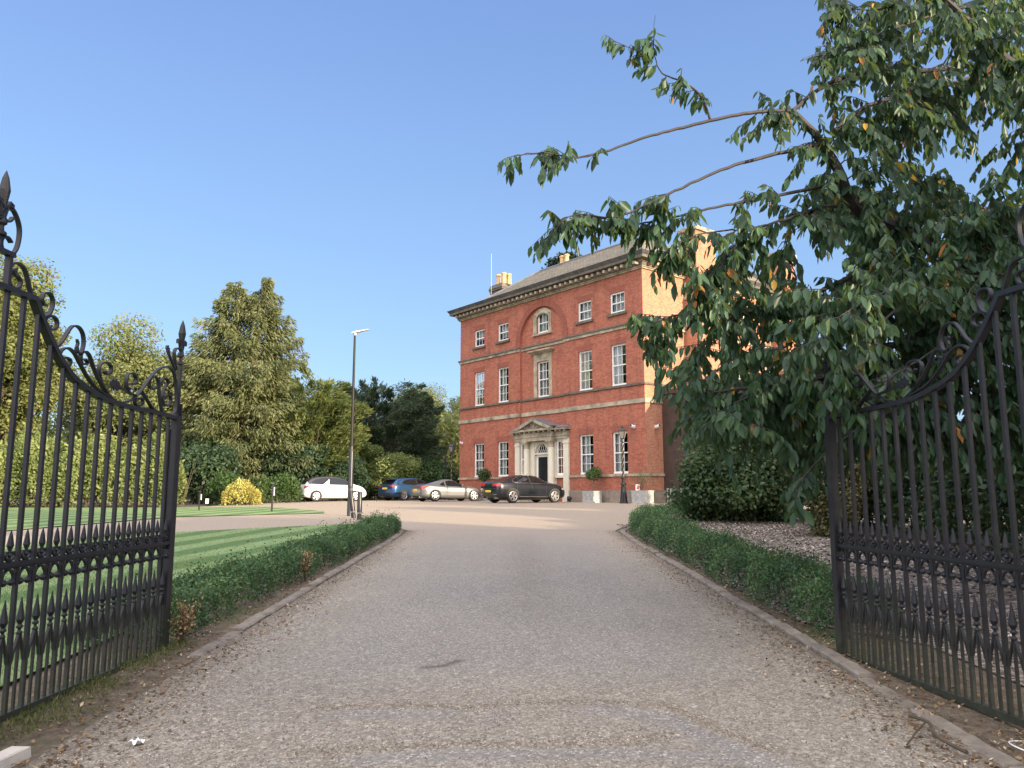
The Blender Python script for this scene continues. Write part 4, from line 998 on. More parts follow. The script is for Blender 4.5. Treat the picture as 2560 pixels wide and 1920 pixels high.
def f_coupe(root, patch, L, X):
    g = [(1.18, .97, .98), (1.3, .93, 1.06), (1.55, .91, 1.17), (1.9, .90, 1.235), (2.2, .89, 1.22), (2.55, .88, 1.08), (2.82, .87, .90)]
    patch('side_window', CG, 'side', g, 22, 8, .008); patch('window_pillar', P_sil, 'side', [(1.52, .91, 1.17), (1.62, .91, 1.19)], 2, 6, .012)
    patch('rear_window', CG, 'top', [(.52, -.34, .34), (.8, -.47, .47), (1.2, -.5, .5), (1.5, -.48, .48)], 16, 10, .007)
    patch('windscreen', CG, 'front', [(-.58, .94, 1.12), (-.45, .94, 1.2), (0, .94, 1.25), (.45, .94, 1.2), (.58, .94, 1.12)], 14, 8, .007)
    for s in (-1, 1): patch('tail_lamp', M['redlamp'], 'rear', sorted([(s * .56, .74, .80), (s * .84, .73, .92)]), 6, 4, .012)
    patch('tail_lamp', M['redlamp'], 'side', [(.02, .73, .86), (.25, .80, .92), (.55, .92, .94)], 8, 4, .01)
    patch('number_plate', M['yplate'], 'rear', [(-.26, .62, .73), (.26, .62, .73)], 3, 3, .014)
    patch('bumper_panel', M['dark'], 'rear', [(-.6, .24, .34), (.6, .24, .34)], 8, 3, .01)
    patch('door_seam', M['dark'], 'side', [(1.62, .36, .9), (1.635, .36, .9)], 1, 8, .003); patch('door_seam', M['dark'], 'side', [(2.85, .34, .88), (2.862, .34, .88)], 1, 8, .003)
    patch('door_handle', M['chrome'], 'side', [(1.66, .72, .90), (1.70, .70, .90)], 2, 4, .015)
    mirror(root, 2.62, .95, .88, P_sil, L)
    for s in (-1, 1):
        mb = MB(); mb.tube([(X(.0), s * .5, .26), (X(.25), s * .5, .26)], .05, 10); mb.build('exhaust', M['chrome'], root, True)
T_cou = [(0, .64, .36, .74, .80, .45), (.05, .80, .28, .88, .93, .62), (.3, .88, .22, .93, .99, .66), (.65, .91, .18, .95, 1.08, .62), (1.0, .915, .17, .94, 1.19, .58), (1.4, .91, .17, .91, 1.28, .55), (1.8, .90, .17, .89, 1.32, .55), (2.15, .90, .17, .88, 1.30, .56), (2.5, .90, .17, .87, 1.16, .59),
         (2.85, .90, .17, .86, .97, .66), (3.2, .905, .17, .84, .92, .70), (3.6, .91, .18, .80, .86, .70), (3.95, .86, .20, .70, .76, .62), (4.2, .74, .24, .58, .64, .52), (4.31, .58, .28, .48, .54, .42)]
make_car('coupe_car', 'silver-grey low two door coupe parked between the blue hatchback and the dark saloon', T_cou, P_sil, gpos(1119, 47.2), R(33), (.34, .24, .86, 3.5, 6, False, M['alloy']), f_coupe)

def f_hatch(root, patch, L, X):
    g = [(.75, 1.14, 1.16), (.95, 1.05, 1.26), (1.4, 1.02, 1.36), (2.0, 1.0, 1.39), (2.5, .985, 1.33), (2.9, .97, 1.17), (3.2, .965, .98)]
    patch('side_window', CG, 'side', g, 22, 8, .008); patch('window_pillar', M['black'], 'side', [(1.95, 1.0, 1.39), (2.05, .995, 1.38)], 2, 6, .012)
    patch('rear_window', CG, 'rear', [(-.58, 1.08, 1.28), (-.45, 1.05, 1.33), (0, 1.04, 1.35), (.45, 1.05, 1.33), (.58, 1.08, 1.28)], 12, 8, .008)
    patch('windscreen', CG, 'front', [(-.62, 1.02, 1.24), (0, 1.02, 1.36), (.62, 1.02, 1.24)], 14, 8, .007)
    for s in (-1, 1): patch('tail_lamp', M['redlamp'], 'rear', sorted([(s * .42, .90, .95), (s * .84, .86, .98)]), 6, 4, .012)
    patch('tail_lamp', M['redlamp'], 'side', [(.02, .86, .98), (.2, .90, .99), (.36, .95, .98)], 6, 4, .01)
    patch('number_plate', M['yplate'], 'rear', [(-.26, .72, .83), (.26, .72, .83)], 3, 3, .014); patch('bumper_panel', M['dark'], 'rear', [(-.78, .26, .46), (.78, .26, .46)], 8, 3, .01)
    patch('door_seam', M['dark'], 'side', [(2.0, .36, 1.0), (2.012, .36, 1.0)], 1, 8, .003)
    mb = MB(); mb.box(X(.10), X(.55), -.55, .55, 1.405, 1.43); mb.build('roof_spoiler', P_blue, root)
    mirror(root, 2.95, 1.02, .9, P_blue, L)
T_hat = [(0, .70, .34, .72, .78, .5), (.05, .82, .28, .92, 1.0, .66), (.22, .88, .23, 1.03, 1.16, .66), (.45, .90, .2, 1.05, 1.34, .62), (.8, .905, .2, 1.03, 1.42, .61), (1.4, .905, .2, 1.0, 1.455, .60), (2.0, .905, .2, .98, 1.45, .60), (2.5, .90, .2, .965, 1.38, .62), (2.95, .90, .2, .955, 1.17, .66),
         (3.3, .895, .2, .94, 1.03, .72), (3.7, .88, .2, .90, .98, .72), (4.1, .84, .22, .82, .90, .66), (4.38, .72, .26, .68, .74, .55), (4.46, .6, .32, .56, .62, .45)]
make_car('hatchback_car', 'blue hatchback parked with its tail to the light green bushes', T_hat, P_blue, gpos(1030, 51.5), R(46), (.33, .22, .86, 3.56, 10, False, M['alloy']), f_hatch)

def f_mini(root, patch, L, X):
    g = [(.42, 1.10, 1.18), (.7, 1.05, 1.35), (1.2, 1.03, 1.43), (1.9, 1.015, 1.44), (2.4, 1.005, 1.34), (2.95, .995, 1.02)]
    patch('side_window', CG, 'side', g, 22, 8, .008)
    patch('shark_fin_pillar', P_white, 'side', [(1.12, 1.01, 1.03), (1.40, 1.01, 1.24), (1.52, 1.01, 1.36)], 6, 8, .014)
    patch('rear_window', CG, 'rear', [(-.52, 1.08, 1.26), (-.4, 1.05, 1.30), (0, 1.04, 1.32), (.4, 1.05, 1.30), (.52, 1.08, 1.26)], 12, 8, .008)
    patch('windscreen', CG, 'front', [(-.58, 1.02, 1.22), (0, 1.02, 1.35), (.58, 1.02, 1.22)], 14, 8, .007)
    for s in (-1, 1): patch('tail_lamp', M['redlamp'], 'rear', sorted([(s * .6, .80, .97), (s * .8, .80, .95)]), 4, 4, .012)
    patch('tail_lamp', M['redlamp'], 'side', [(.02, .80, .96), (.2, .88, .97), (.34, .93, .96)], 5, 4, .01)
    patch('number_plate', M['dark'], 'rear', [(-.24, .6, .68), (.24, .6, .68)], 3, 3, .014); patch('bumper_panel', M['dark'], 'rear', [(-.76, .22, .42), (.76, .22, .42)], 8, 3, .012)
    patch('door_seam', M['dark'], 'side', [(1.46, .36, .98), (1.472, .36, .98)], 1, 8, .003); patch('door_seam', M['dark'], 'side', [(2.72, .34, .98), (2.73, .34, .98)], 1, 8, .003)
    patch('door_handle', M['chrome'], 'side', [(1.55, .85, .875), (1.78, .85, .875)], 2, 2, .02)
    mirror(root, 2.75, 1.05, .85, P_white, L)
T_min = [(0, .68, .34, .74, .80, .5), (.05, .79, .28, .95, 1.04, .62), (.2, .83, .24, 1.03, 1.22, .62), (.45, .85, .2, 1.05, 1.41, .60), (.8, .86, .2, 1.03, 1.50, .58), (1.4, .86, .2, 1.01, 1.54, .57), (2.0, .86, .2, 1.0, 1.52, .57), (2.45, .86, .2, .99, 1.42, .58), (2.85, .855, .2, .98, 1.22, .61),
         (3.15, .855, .2, .95, 1.05, .68), (3.5, .835, .21, .88, .96, .68), (3.75, .77, .24, .77, .84, .60), (3.89, .66, .3, .64, .70, .5), (3.95, .56, .34, .54, .60, .4)]
make_car('hatchback_car', 'small white hatchback with a black roof, behind the tall lamp post', T_min, P_white, gpos(832, 48.6), R(29), (.325, .2, .70, 3.16, 5, True, M['alloy']), f_mini, carpaint('black roof paint', (.03, .032, .038), 0))

# ------------------------------------------------------------------ street furniture
BK = M['black']
def put(px, py): p = gp(px, py); return (p.x, p.y, p.z + .012)
lp = thing('lamp_post', 'tall slim black lamp post with a flat LED head at the edge of the lawn', 'lamp post', put(874, 1291))
mb = MB(); mb.lathe([(.10, -.05), (.10, .0), (.09, .02), (.085, 2.1), (.07, 2.16), (.055, 2.3)], n=16); mb.build('base_sleeve', BK, lp, True)
mb = MB(); mb.lathe([(.052, 2.29), (.048, 3.5), (.036, 6.12)], n=14); mb.lathe([(.092, .93), (.092, .97)], n=14); mb.build('pole', plain('dark brown paint', (.016, .014, .013), .5, 0, .2, 5, 0, 0, .3), lp, True)
mb = MB(); Mh = Matrix.Translation((0, 0, 6.18)) @ Matrix.Rotation(R(-14), 4, 'Y'); mb.lathe([(.045, -.08), (.05, .02)], n=12, M=Mh)
for x0, x1, w0, w1, h0, h1 in ((-.09, .12, .08, .11, .05, .06), (.1201, .50, .11, .06, .05, .02)):
    p = [(x0, -w0, 0), (x1, -w1, .0), (x1, w1, 0), (x0, w0, 0), (x0, -w0 * .7, h0), (x1, -w1 * .7, h1), (x1, w1 * .7, h1), (x0, w0 * .7, h0)]
    mb.add([Mh @ Vector(q) for q in p], [(0, 1, 2, 3), (4, 7, 6, 5), (0, 4, 5, 1), (1, 5, 6, 2), (2, 6, 7, 3), (3, 7, 4, 0)])
mb.build('lamp_head', plain('pale grey metal', (.62, .60, .56), .4, .2, .1), lp)
def bollard(label, pos, tilt):
    b_ = thing('bollard', label, 'bollard', pos, 0, 'bollards by the lamp post')
    mb = MB(); mb.lathe([(.075, -.03), (.075, .13), (.062, .14), (.062, .16), (.075, .17), (.075, .82), (.06, .85), (.0, .86)], n=16, caps=False); mb.build('post', BK, b_, True)
    mb = MB(); mb.lathe([(.077, .185), (.077, .215)], n=16); mb.build('reflective_band', M['chrome'], b_); b_.rotation_euler = tilt; return b_
bollard('upright black bollard with a pale band, right of the lamp post', put(898, 1300), (0, 0, 0))
p = put(884, 1296); bollard('black bollard leaning against the foot of the lamp post', p, (R(3), R(-7), 0))
def marker(px, py, h, label, w_=.04):
    t = thing('lawn_marker', label, 'marker post', put(px, py), 0, 'marker posts on the far lawn')
    mb = MB(); mb.tube([(0, 0, -.05), (.01, 0, h * .75), (.02, 0, h)], w_ * .7, 8); mb.build('stake', BK, t, True)
    mb = MB(); mb.box(.055, .075, -.02, .02, h * .58, h * .88); mb.build('plate', M['white'], t)
    mb = MB(); mb.box(-.05, .05, -.04, .04, h, h + .05); mb.build('cap', M['dark'] if h < .9 else plain('dull green', (.06, .11, .06), .6), t)
marker(497, 1278, .72, 'short dark marker post with a white plate, in front of the dark trees')
marker(679, 1281, 1.02, 'taller dark marker post with a green cap, right of the golden bush', .05)
t = thing('notice_board', 'small white notice low down among the dark trees', 'sign', put(517, 1266)); mb = MB(); mb.box(-.07, .07, -.02, .02, .12, .36); mb.build('board', M['white'], t); mb = MB(); mb.box(-.02, .02, .021, .06, -.1, .3); mb.build('stake', BK, t)

# barley-twist lamps
def twist_lamp(label, pos):
    t = thing('street_lantern', label, 'street lamp', pos, R(-20), 'twisted iron lamp posts by the house')
    mb = MB(); mb.box(-.19, .19, -.19, .19, -.1, .10); mb.frustum(-.12, .12, -.12, .12, .10, -.06, .06, -.06, .06, .95)
    for a in range(8): 
        x, y = .13 * math.cos(a * math.pi / 4), .13 * math.sin(a * math.pi / 4); mb.tube([(x * 1.3, y * 1.3, .1), (x * .7, y * .7, .98)], .024, 6)
    mb.lathe([(.12, .95), (.15, .98), (.13, 1.05), (.085, 1.08), (.085, 1.24), (.12, 1.28), (.12, 1.33), (.07, 1.38)], n=16); mb.build('pedestal', BK, t)
    for st, mt in ((0, BK), (1, plain('worn gilding', (.48, .36, .16), .4, .5, .3, 8))):
        mb = MB()
        for k in range(2):
            pts = []
            for q in range(61):
                z = 1.36 + 1.75 * q / 60; a = q * .28 + math.pi * k + st * math.pi / 2; r_ = .026 if st == 0 else .032
                pts.append((r_ * math.cos(a), r_ * math.sin(a), z))
            mb.tube(pts, .04 if st == 0 else .014, 7)
        mb.build('twisted_shaft' if st == 0 else 'gilded_strip', mt, t, True)
    mb = MB(); mb.lathe([(.05, 3.1), (.07, 3.13), (.05, 3.16), (.045, 3.3), (.10, 3.34)], n=12)
    for a in range(4):
        an = math.pi / 4 + a * math.pi / 2; mb.tube([(.12 * math.cos(an), .12 * math.sin(an), 3.33), (.25 * math.cos(an), .25 * math.sin(an), 3.72)], .014, 6)
        an2 = an + math.pi / 2; mb.tube([(.25 * math.cos(an), .25 * math.sin(an), 3.72), (.25 * math.cos(an2), .25 * math.sin(an2), 3.72)], .02, 6)
    mb.frustum(-.20, .20, -.20, .20, 3.73, -.10, .10, -.10, .10, 3.87); mb.lathe([(.08, 3.871), (.09, 3.9), (.03, 3.94), (.035, 3.98), (.0, 4.06)], n=10, caps=False); mb.build('lantern_frame', BK, t)
    mb = MB(); mb.frustum(-.08, .08, -.08, .08, 3.34, -.165, .165, -.165, .165, 3.71); mb.build('lantern_glass', M['lampglass'], t)
    mb = MB(); mb.lathe([(.02, 3.36), (.03, 3.4), (.035, 3.5), (.02, 3.55)], n=8); mb.build('lamp_bulb', M['white'], t, True)
q = hw(-.95, -1.15); twist_lamp('twisted black iron lamp post in front of the rightmost ground floor window', (5.72, 39.8, hz(5.7, 39.8)))
twist_lamp('sunlit twisted lamp post standing beyond the left corner of the house', tuple(hw(-17.9, .05, hz(-4, 54))))
t = thing('post', 'slim dark post under the trees left of the sunlit lantern', 'post', (-4.75, 55, hz(-4.7, 55))); mb = MB(); mb.tube([(0, 0, 0), (0, 0, 3.4)], .06, 8); mb.build('shaft', BK, t); mb = MB(); mb.lathe([(.09, 0), (.09, .3), (.065, .34)], n=8); mb.build('foot', BK, t)

def planter(label, lx_, ly_, rz=0, wd=.84, dp=.6, h=.62):
    w3 = hw(lx_, ly_); t = thing('planter', label, 'planter', (w3.x, w3.y, hz(w3.x, w3.y) + .012), HRZ + rz, 'stone planters along the house front')
    mb = MB(); mb.box(-wd / 2, wd / 2, -dp / 2, dp / 2, .04, h - .05); mb.box(-wd / 2 - .025, wd / 2 + .025, -dp / 2 - .025, dp / 2 + .025, h - .051, h); mb.box(-wd / 2 - .02, wd / 2 + .02, -dp / 2 - .02, dp / 2 + .02, 0, .041); mb.build('box', M['galv'], t)
    mb = MB(); y = -dp / 2 - .012
    for (a, b2, c, d) in ((-wd / 2, wd / 2, h - .12, h - .052), (-wd / 2, wd / 2, .042, .10), (-wd / 2, -wd / 2 + .05, .10, h - .12), (wd / 2 - .05, wd / 2, .10, h - .12), (-.03, .03, .10, h - .12)): mb.box(a, b2, y, y + .013, c, d)
    for s in (-1, 1):
        for rr in (.12, .07): mb.tube([(s * wd * .24 + rr * math.cos(k * math.pi / 8), y + .005, h * .5 + rr * 1.1 * math.sin(k * math.pi / 8)) for k in range(17)], .012, 5)
    mb.build('carved_panel', M['galv'], t)
    mb = MB(); mb.box(-wd / 2 + .04, wd / 2 - .04, -dp / 2 + .04, dp / 2 - .04, h, h + .015); mb.build('soil', M['soil'], t); return t
PL1 = planter('pale stone planter holding the leaning topiary, right of the doorway', -3.2, -.8)
PL2 = planter('pale stone planter hidden behind the silver coupe, left of the doorway', -12.6, -1.1)
PL3 = planter('carved stone planter at the right corner of the house with a sign on it', .35, -.75, R(8), .92, .6, .66)
q = PL3.location
t = thing('small_sign', 'small white card sign with a red emblem, standing on the corner planter', 'sign', (q.x - .22, q.y + .10, q.z + .675), R(-12)); mb = MB(); mb.box(-.10, .10, -.008, .008, 0, .30); cd = mb.build('card', M['white'], t)
mb = MB(); mb.box(-.055, .055, -.0115, -.0081, .04, .16); mb.lathe([(.05, -.004), (.05, .0)], (0, 0, 0), 14, Matrix.Translation((0, -.008, .19)) @ Matrix.Rotation(R(90), 4, 'X')); mb.build('red_emblem', plain('red print', (.55, .05, .05), .5), cd)
mb = MB(); mb.box(-.03, .03, .0081, .10, 0, .012); mb.build('foot', M['white'], cd)
def flood(label, lx_, ly_, lens):
    w3 = hw(lx_, ly_); t = thing('floodlight', label, 'floodlight', (w3.x, w3.y, hz(w3.x, w3.y) + .012), HRZ + .3, 'floodlights at the foot of the front wall')
    mb = MB(); mb.tube([(-.10, 0, .02), (-.12, 0, .16)], .012, 6); mb.tube([(.10, 0, .02), (.12, 0, .16)], .012, 6); mb.box(-.12, .12, -.06, .06, 0, .03); mb.build('bracket', BK, t)
    Mx = Matrix.Translation((0, 0, .18)) @ Matrix.Rotation(R(-35), 4, 'X'); mb = MB(); mb.lathe([(.06, -.13), (.09, -.10), (.14, .06), (.145, .09)], n=16, M=Mx); mb.build('housing', BK, t, True)
    mb = MB(); mb.lathe([(.13, .091), (.125, .10)], n=16, M=Mx); mb.build('lens', lens, t)
flood('small black floodlight on the ground by the bumper of the dark saloon', -5.4, -.45, M['carglass'])
flood('small floodlight with a blue lens between the twisted lamp post and corner planter', -.62, -.38, plain('blue glass', (.03, .02, .25), .2, 0, .1, 3, 0, .6))
w3 = hw(1.55, -.15); t = thing('slatted_gate', 'low grey slatted gate beside the corner planter', 'gate', (w3.x, w3.y, hz(w3.x, w3.y)), R(-8))
for k in range(7): mb = MB(); mb.box(-.1 + k * .16, .01 + k * .16, -.015, .015, .05, .78); mb.build('slat', plain('grey green paint', (.10, .12, .125), .6) if k == 0 else bpy.data.materials['grey green paint'], t)
mb = MB(); mb.box(-.12, 1.0, .016, .05, .15, .22); mb.box(-.12, 1.0, .016, .05, .62, .69); mb.build('rail', bpy.data.materials['grey green paint'], t)
t = thing('railing', 'low dark metal railing in the hedge left of the white hatchback', 'railing', (-14.2, 47.8, hz(-14, 48)), R(10))
for k in range(9): mb = MB(); mb.tube([(k * .28, 0, 0), (k * .28, 0, 1.15)], .02, 6); mb.build('upright', BK, t)
mb = MB(); mb.tube([(0, 0, 1.12), (2.24, 0, 1.12)], .022, 6); mb.tube([(0, 0, .2), (2.24, 0, .2)], .02, 6); mb.build('rail', BK, t)
# odds and ends by the gate
t = thing('cable_loop', 'white cable looped on the ground under the right-hand gate', 'cable', tuple(gp(2566, 1876)))
mb = MB(); mb.tube(smooth_line([(.30, .10, .0), (.12, .12, .012), (.0, .10, .02), (-.065, .05, .03), (-.08, -.02, .03), (-.04, -.09, .02), (.06, -.13, .01), (.2, -.16, .008), (.34, -.17, .006)], 10), .0042, 8); mb.build('cable', M['white'], t, True)
p = gp(340, 1868); t = thing('crumpled_tissue', 'crumpled white tissue lying on the gravel near the left gate', 'litter', (p.x, p.y, p.z + .012))
rng = random.Random(5); mb = MB(); vs = [Vector((.055 * (i / 7 - .5) * 1.4, .05 * (j / 5 - .5), .012 + .018 * rng.random() + .016 * math.sin(i * 1.3) * math.cos(j))) for i in range(8) for j in range(6)]
mb.add(vs, [(i * 6 + j, (i + 1) * 6 + j, (i + 1) * 6 + j + 1, i * 6 + j + 1) for i in range(7) for j in range(5)]); mb.build('tissue', M['white'], t, True)
p = gp(70, 1890); t = thing('kerb_stone', 'clean pale kerb stone at the near end of the left verge', 'kerb stone', (p.x - .05, p.y - .22, p.z), R(-4))
mb = MB(); mb.frustum(-.065, .065, -.35, .22, -.05, -.055, .055, -.34, .21, .055); mb.build('stone', M['paleconc'], t); t2 = MB(); t2.box(-.045, .045, -.30, .17, .0551, .058); t2.build('top_face', M['paleconc'], t)
a, b2 = gp(2275, 1815), gp(2420, 1908); t = thing('fallen_branch', 'thin bare fallen branch lying along the right kerb', 'branch', tuple(a)); d = b2 - a
mb = MB(); mb.tube(smooth_line([(0, 0, .06), (d.x * .3 + .02, d.y * .3, .075), (d.x * .6 - .03, d.y * .6, .05), (d.x, d.y, .035)], 6), .011, 7); mb.tube(smooth_line([(d.x * .3, d.y * .3, .07), (d.x * .45 - .12, d.y * .5, .05), (d.x * .7 - .25, d.y * .75, .03)], 5), .006, 6); mb.build('stick', M['bark'], t, True)
# ------------------------------------------------------------------ vegetation
def nrm(a): return a / np.maximum(np.linalg.norm(a, axis=1, keepdims=True), 1e-9)
def leaf_mesh(name, P, D, Nn, L, W, mat, parent, tint, rich=False):
    D = nrm(D); S = nrm(np.cross(D, Nn)); N2 = np.cross(S, D); n = len(P); L = np.asarray(L).reshape(-1, 1) * np.ones((n, 1)); W = np.asarray(W).reshape(-1, 1) * np.ones((n, 1))
    if not rich:
        V = np.stack([P, P + D * L * .45 + S * W / 2, P + D * L, P + D * L * .45 - S * W / 2], 1).reshape(-1, 3)
        F = np.arange(n * 4).reshape(n, 4); tt = tint
    else:           # folded, pointed leaf: two halves of two quads and a tip
        b = P; m1 = P + D * L * .35 - N2 * W * .10; m2 = P + D * L * .72 - N2 * W * .12 - N2 * L * .03; t = P + D * L - N2 * L * .08
        l1 = P + D * L * .33 + S * W * .48 + N2 * W * .12; l2 = P + D * L * .70 + S * W * .40 + N2 * W * .08 - N2 * L * .03
        r1 = P + D * L * .33 - S * W * .48 + N2 * W * .12; r2 = P + D * L * .70 - S * W * .40 + N2 * W * .08 - N2 * L * .03
        V = np.stack([b, m1, m2, t, l1, l2, r1, r2], 1).reshape(-1, 3); o = np.arange(n)[:, None] * 8
        F = np.concatenate([o + np.array([q]) for q in ((0, 4, 1, 1), (1, 4, 5, 2), (2, 5, 3, 3), (0, 1, 6, 6), (1, 2, 7, 6), (2, 3, 7, 7))], 0)
        tri = np.concatenate([o + np.array([q]) for q in ((0, 4, 1), (1, 4, 5), (1, 5, 2), (2, 5, 3), (0, 1, 6), (1, 2, 7), (1, 7, 6), (2, 3, 7))], 0); F = tri; tt = np.tile(tint, 8)
    return np_mesh(name, V, F, mat, parent, {'tint': ('FACE', tt)})
def sph(n, rng):
    v = rng.normal(size=(n, 3)); return nrm(v)
def blobs(cen, rad, per, Lr, asp, rng, droop=.3, shell=.35, up=.35, flat=1.0):
    C_ = np.repeat(cen, per, 0); Rr = np.repeat(rad, per, 0); n = len(C_); d = sph(n, rng)
    f = rng.uniform(shell, 1, n)[:, None] ** .6; f *= rng.uniform(.82, 1.22, n)[:, None]
    P = C_ + d * Rr * f * np.array([1, 1, flat]); Nn = nrm(d * .6 + np.array([0, 0, up]) + rng.normal(size=(n, 3)) * .5)
    D = nrm(np.cross(Nn, rng.normal(size=(n, 3)))); D = nrm(D + np.array([0, 0, -droop]) + d * .25)
    L = rng.uniform(*Lr, n); base = np.repeat(rng.uniform(.25, .75, len(cen)), per)
    return P, D, Nn, L, L * asp, np.clip(base + rng.normal(size=n) * .16, 0, 1)
GREEN = lambda n, a, b2, c, tr=.25: leafmat(n, [(0, a), (.5, b2), (1, c)], tr)
L_oak = GREEN('oak leaf', (.075, .10, .035), (.17, .20, .065), (.29, .30, .11), .4); L_oak2 = GREEN('pale oak leaf', (.09, .125, .05), (.19, .225, .09), (.30, .31, .14), .4)
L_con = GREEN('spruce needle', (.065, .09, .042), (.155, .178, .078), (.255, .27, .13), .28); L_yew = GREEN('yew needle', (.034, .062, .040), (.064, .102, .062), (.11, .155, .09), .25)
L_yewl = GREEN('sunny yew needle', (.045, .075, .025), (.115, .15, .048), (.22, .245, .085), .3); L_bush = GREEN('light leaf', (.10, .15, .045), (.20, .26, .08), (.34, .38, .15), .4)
L_dark = GREEN('dark shrub leaf', (.014, .034, .018), (.032, .064, .032), (.07, .115, .05), .22); L_shrub = GREEN('garden shrub leaf', (.018, .042, .020), (.042, .085, .036), (.12, .165, .06), .25); L_gold = GREEN('golden leaf', (.26, .24, .05), (.43, .39, .10), (.58, .53, .17), .25)
L_hedge = GREEN('beech hedge leaf', (.11, .155, .05), (.23, .285, .10), (.37, .41, .17), .4); L_lau = GREEN('laurel leaf', (.018, .042, .012), (.04, .085, .022), (.09, .15, .04), .2)
L_box = GREEN('box leaf', (.020, .058, .026), (.054, .128, .050), (.145, .23, .085), .2); L_dead = GREEN('dead leaf', (.20, .12, .06), (.36, .24, .13), (.50, .37, .22), .2)
L_cher = leafmat('cherry leaf', [(0, (.009, .036, .022)), (.5, (.028, .078, .040)), (.85, (.065, .135, .060)), (.93, (.10, .175, .075)), (.95, (.42, .27, .03)), (1, (.40, .16, .04))], .36, .42, 'tint', .4)
L_cedar = GREEN('cedar needle', (.012, .028, .016), (.022, .042, .024), (.04, .06, .035), .05); L_conif = GREEN('bronze conifer leaf', (.05, .05, .02), (.10, .095, .035), (.16, .14, .06), .15)
def limb(mb, a, b2, r0, r1, rng, sag=.1, n=6):
    a, b2 = Vector(a), Vector(b2); pts = []
    L = (b2 - a).length
    for i in range(n + 1):
        t = i / n; p = a.lerp(b2, t) + Vector((rng.normal(), rng.normal(), rng.normal())) * L * .025 * math.sin(math.pi * t); p.z += sag * L * math.sin(math.pi * t); pts.append(p)
    mb.tube(pts, [r0 + (r1 - r0) * i / n for i in range(n + 1)], 6)
def broadleaf(name, label, x, y, H, Rx, crown0, mat, seed, ncl=34, per=700, leaf=(.13, .26), group=None, trunk=True, Ry=None, shape=1.0, cat='tree', cl=.30, tr=.28):
    rng = np.random.default_rng(seed); z0 = hz(x, y); root = thing(name, label, cat, (x, y, z0), 0, group); Ry = Ry or Rx
    cz, rz = (crown0 + H) / 2, (H - crown0) / 2
    d = sph(ncl, rng); f = rng.uniform(.45, .92, ncl)[:, None]; c = d * f * np.array([Rx * .82, Ry * .82, rz * .84]) + np.array([0, 0, cz])
    taper = np.clip(1 - (c[:, 2] - cz) / rz * .35 * shape, .4, 1.4)[:, None]; c[:, :2] *= taper
    rad = rng.uniform(.7, 1.25, ncl)[:, None] * cl * np.array([(Rx + Ry) / 2, (Rx + Ry) / 2, (Rx + Ry) / 2 * .75])
    P, D, Nn, L, W, T = blobs(c, rad, per, leaf, .62, rng)
    ok = P[:, 2] > .05; leaf_mesh('crown', P[ok], D[ok], Nn[ok], L[ok], W[ok], mat, root, T[ok])
    if trunk:
        mb = MB(); zt = crown0 + (H - crown0) * .35; mb.tube([(0, 0, -.2), (rng.normal() * .1, 0, zt * .5), (rng.normal() * .2, rng.normal() * .2, zt)], [tr * 1.25, tr, tr * .7], 9)
        for k in range(ncl): limb(mb, (0, 0, crown0 * .8 + (zt - crown0 * .8) * rng.random()), c[k], tr * .42, .03, rng)
        mb.build('trunk', M['bark'], root, True)
    else:
        mb = MB()
        for k in range(8): limb(mb, (rng.normal() * .15 * Rx, rng.normal() * .15 * Ry, -.1), c[k % ncl], .05, .015, rng)
        mb.build('stem', M['bark'], root, True)
    return root
def conifer(name, label, x, y, tops, H, Rb, z_low, mat, seed, nb=170, per=230, hang=.35, group=None):
    rng = np.random.default_rng(seed); root = thing(name, label, 'tree', (x, y, hz(x, y)), 0, group); tm = MB(); PP = []
    for ti, (dx, dy, h) in enumerate(tops):
        tm.tube([(0, 0, -.2), (dx * .35, dy * .35, h * .35), (dx, dy, h * .75), (dx, dy, h - .35)], [.36, .30, .12, .008], 9)
        for k in range(nb):
            z = z_low + (h - .05 - z_low) * (k + rng.random()) / nb; t = (z - z_low) / (h - z_low)
            Lb = Rb * ((1 - t) ** .72 * .95 + .05) * rng.uniform(.62, 1.15); a = rng.uniform(0, 2 * math.pi) if len(tops) < 2 else rng.normal() * 1.75 + math.atan2(dy, dx)
            s = np.linspace(0, 1, 7); ca, sa = math.cos(a), math.sin(a); fx = dx * min(1, z / (h * .75)); fy = dy * min(1, z / (h * .75))
            drp = rng.uniform(.12, .32) * (1 - t * .7); path = np.stack([fx + ca * Lb * s, fy + sa * Lb * s, z - Lb * drp * np.sin(s * 2.2) + .12 * Lb * t * s], 1)
            if rng.random() < .5: tm.tube([tuple(q) for q in path], list(np.linspace(.045, .01, 7)), 4)
            m_ = int(per * (.25 + Lb / Rb)); u = rng.uniform(.15, 1, m_) ** .8 * 6; i0 = np.minimum(u.astype(int), 5); fr = (u - i0)[:, None]
            p = path[i0] * (1 - fr) + path[i0 + 1] * fr; side = rng.normal(size=m_) * .22 * Lb * (1.15 - u / 6); p[:, 0] += -sa * side; p[:, 1] += ca * side
            p[:, 2] -= np.abs(rng.normal(size=m_)) * hang - .04; out = np.stack([ca + -sa * side * .8, sa + ca * side * .8, np.full(m_, -.75 * hang / .35)], 1) + rng.normal(size=(m_, 3)) * .45
            PP.append((p, out, rng.uniform(.2, .42, m_), np.clip(rng.uniform(.2, .8) + rng.normal(size=m_) * .15, 0, 1)))
    P, D, L, T = (np.concatenate([q[i] for q in PP]) for i in range(4)); Nn = rng.normal(size=P.shape) + np.array([0, 0, .6])
    ok = P[:, 2] > .1; leaf_mesh('crown', P[ok], D[ok], nrm(Nn)[ok], L[ok], L[ok] * .26, mat, root, T[ok]); tm.build('trunk', M['bark'], root, True); return root
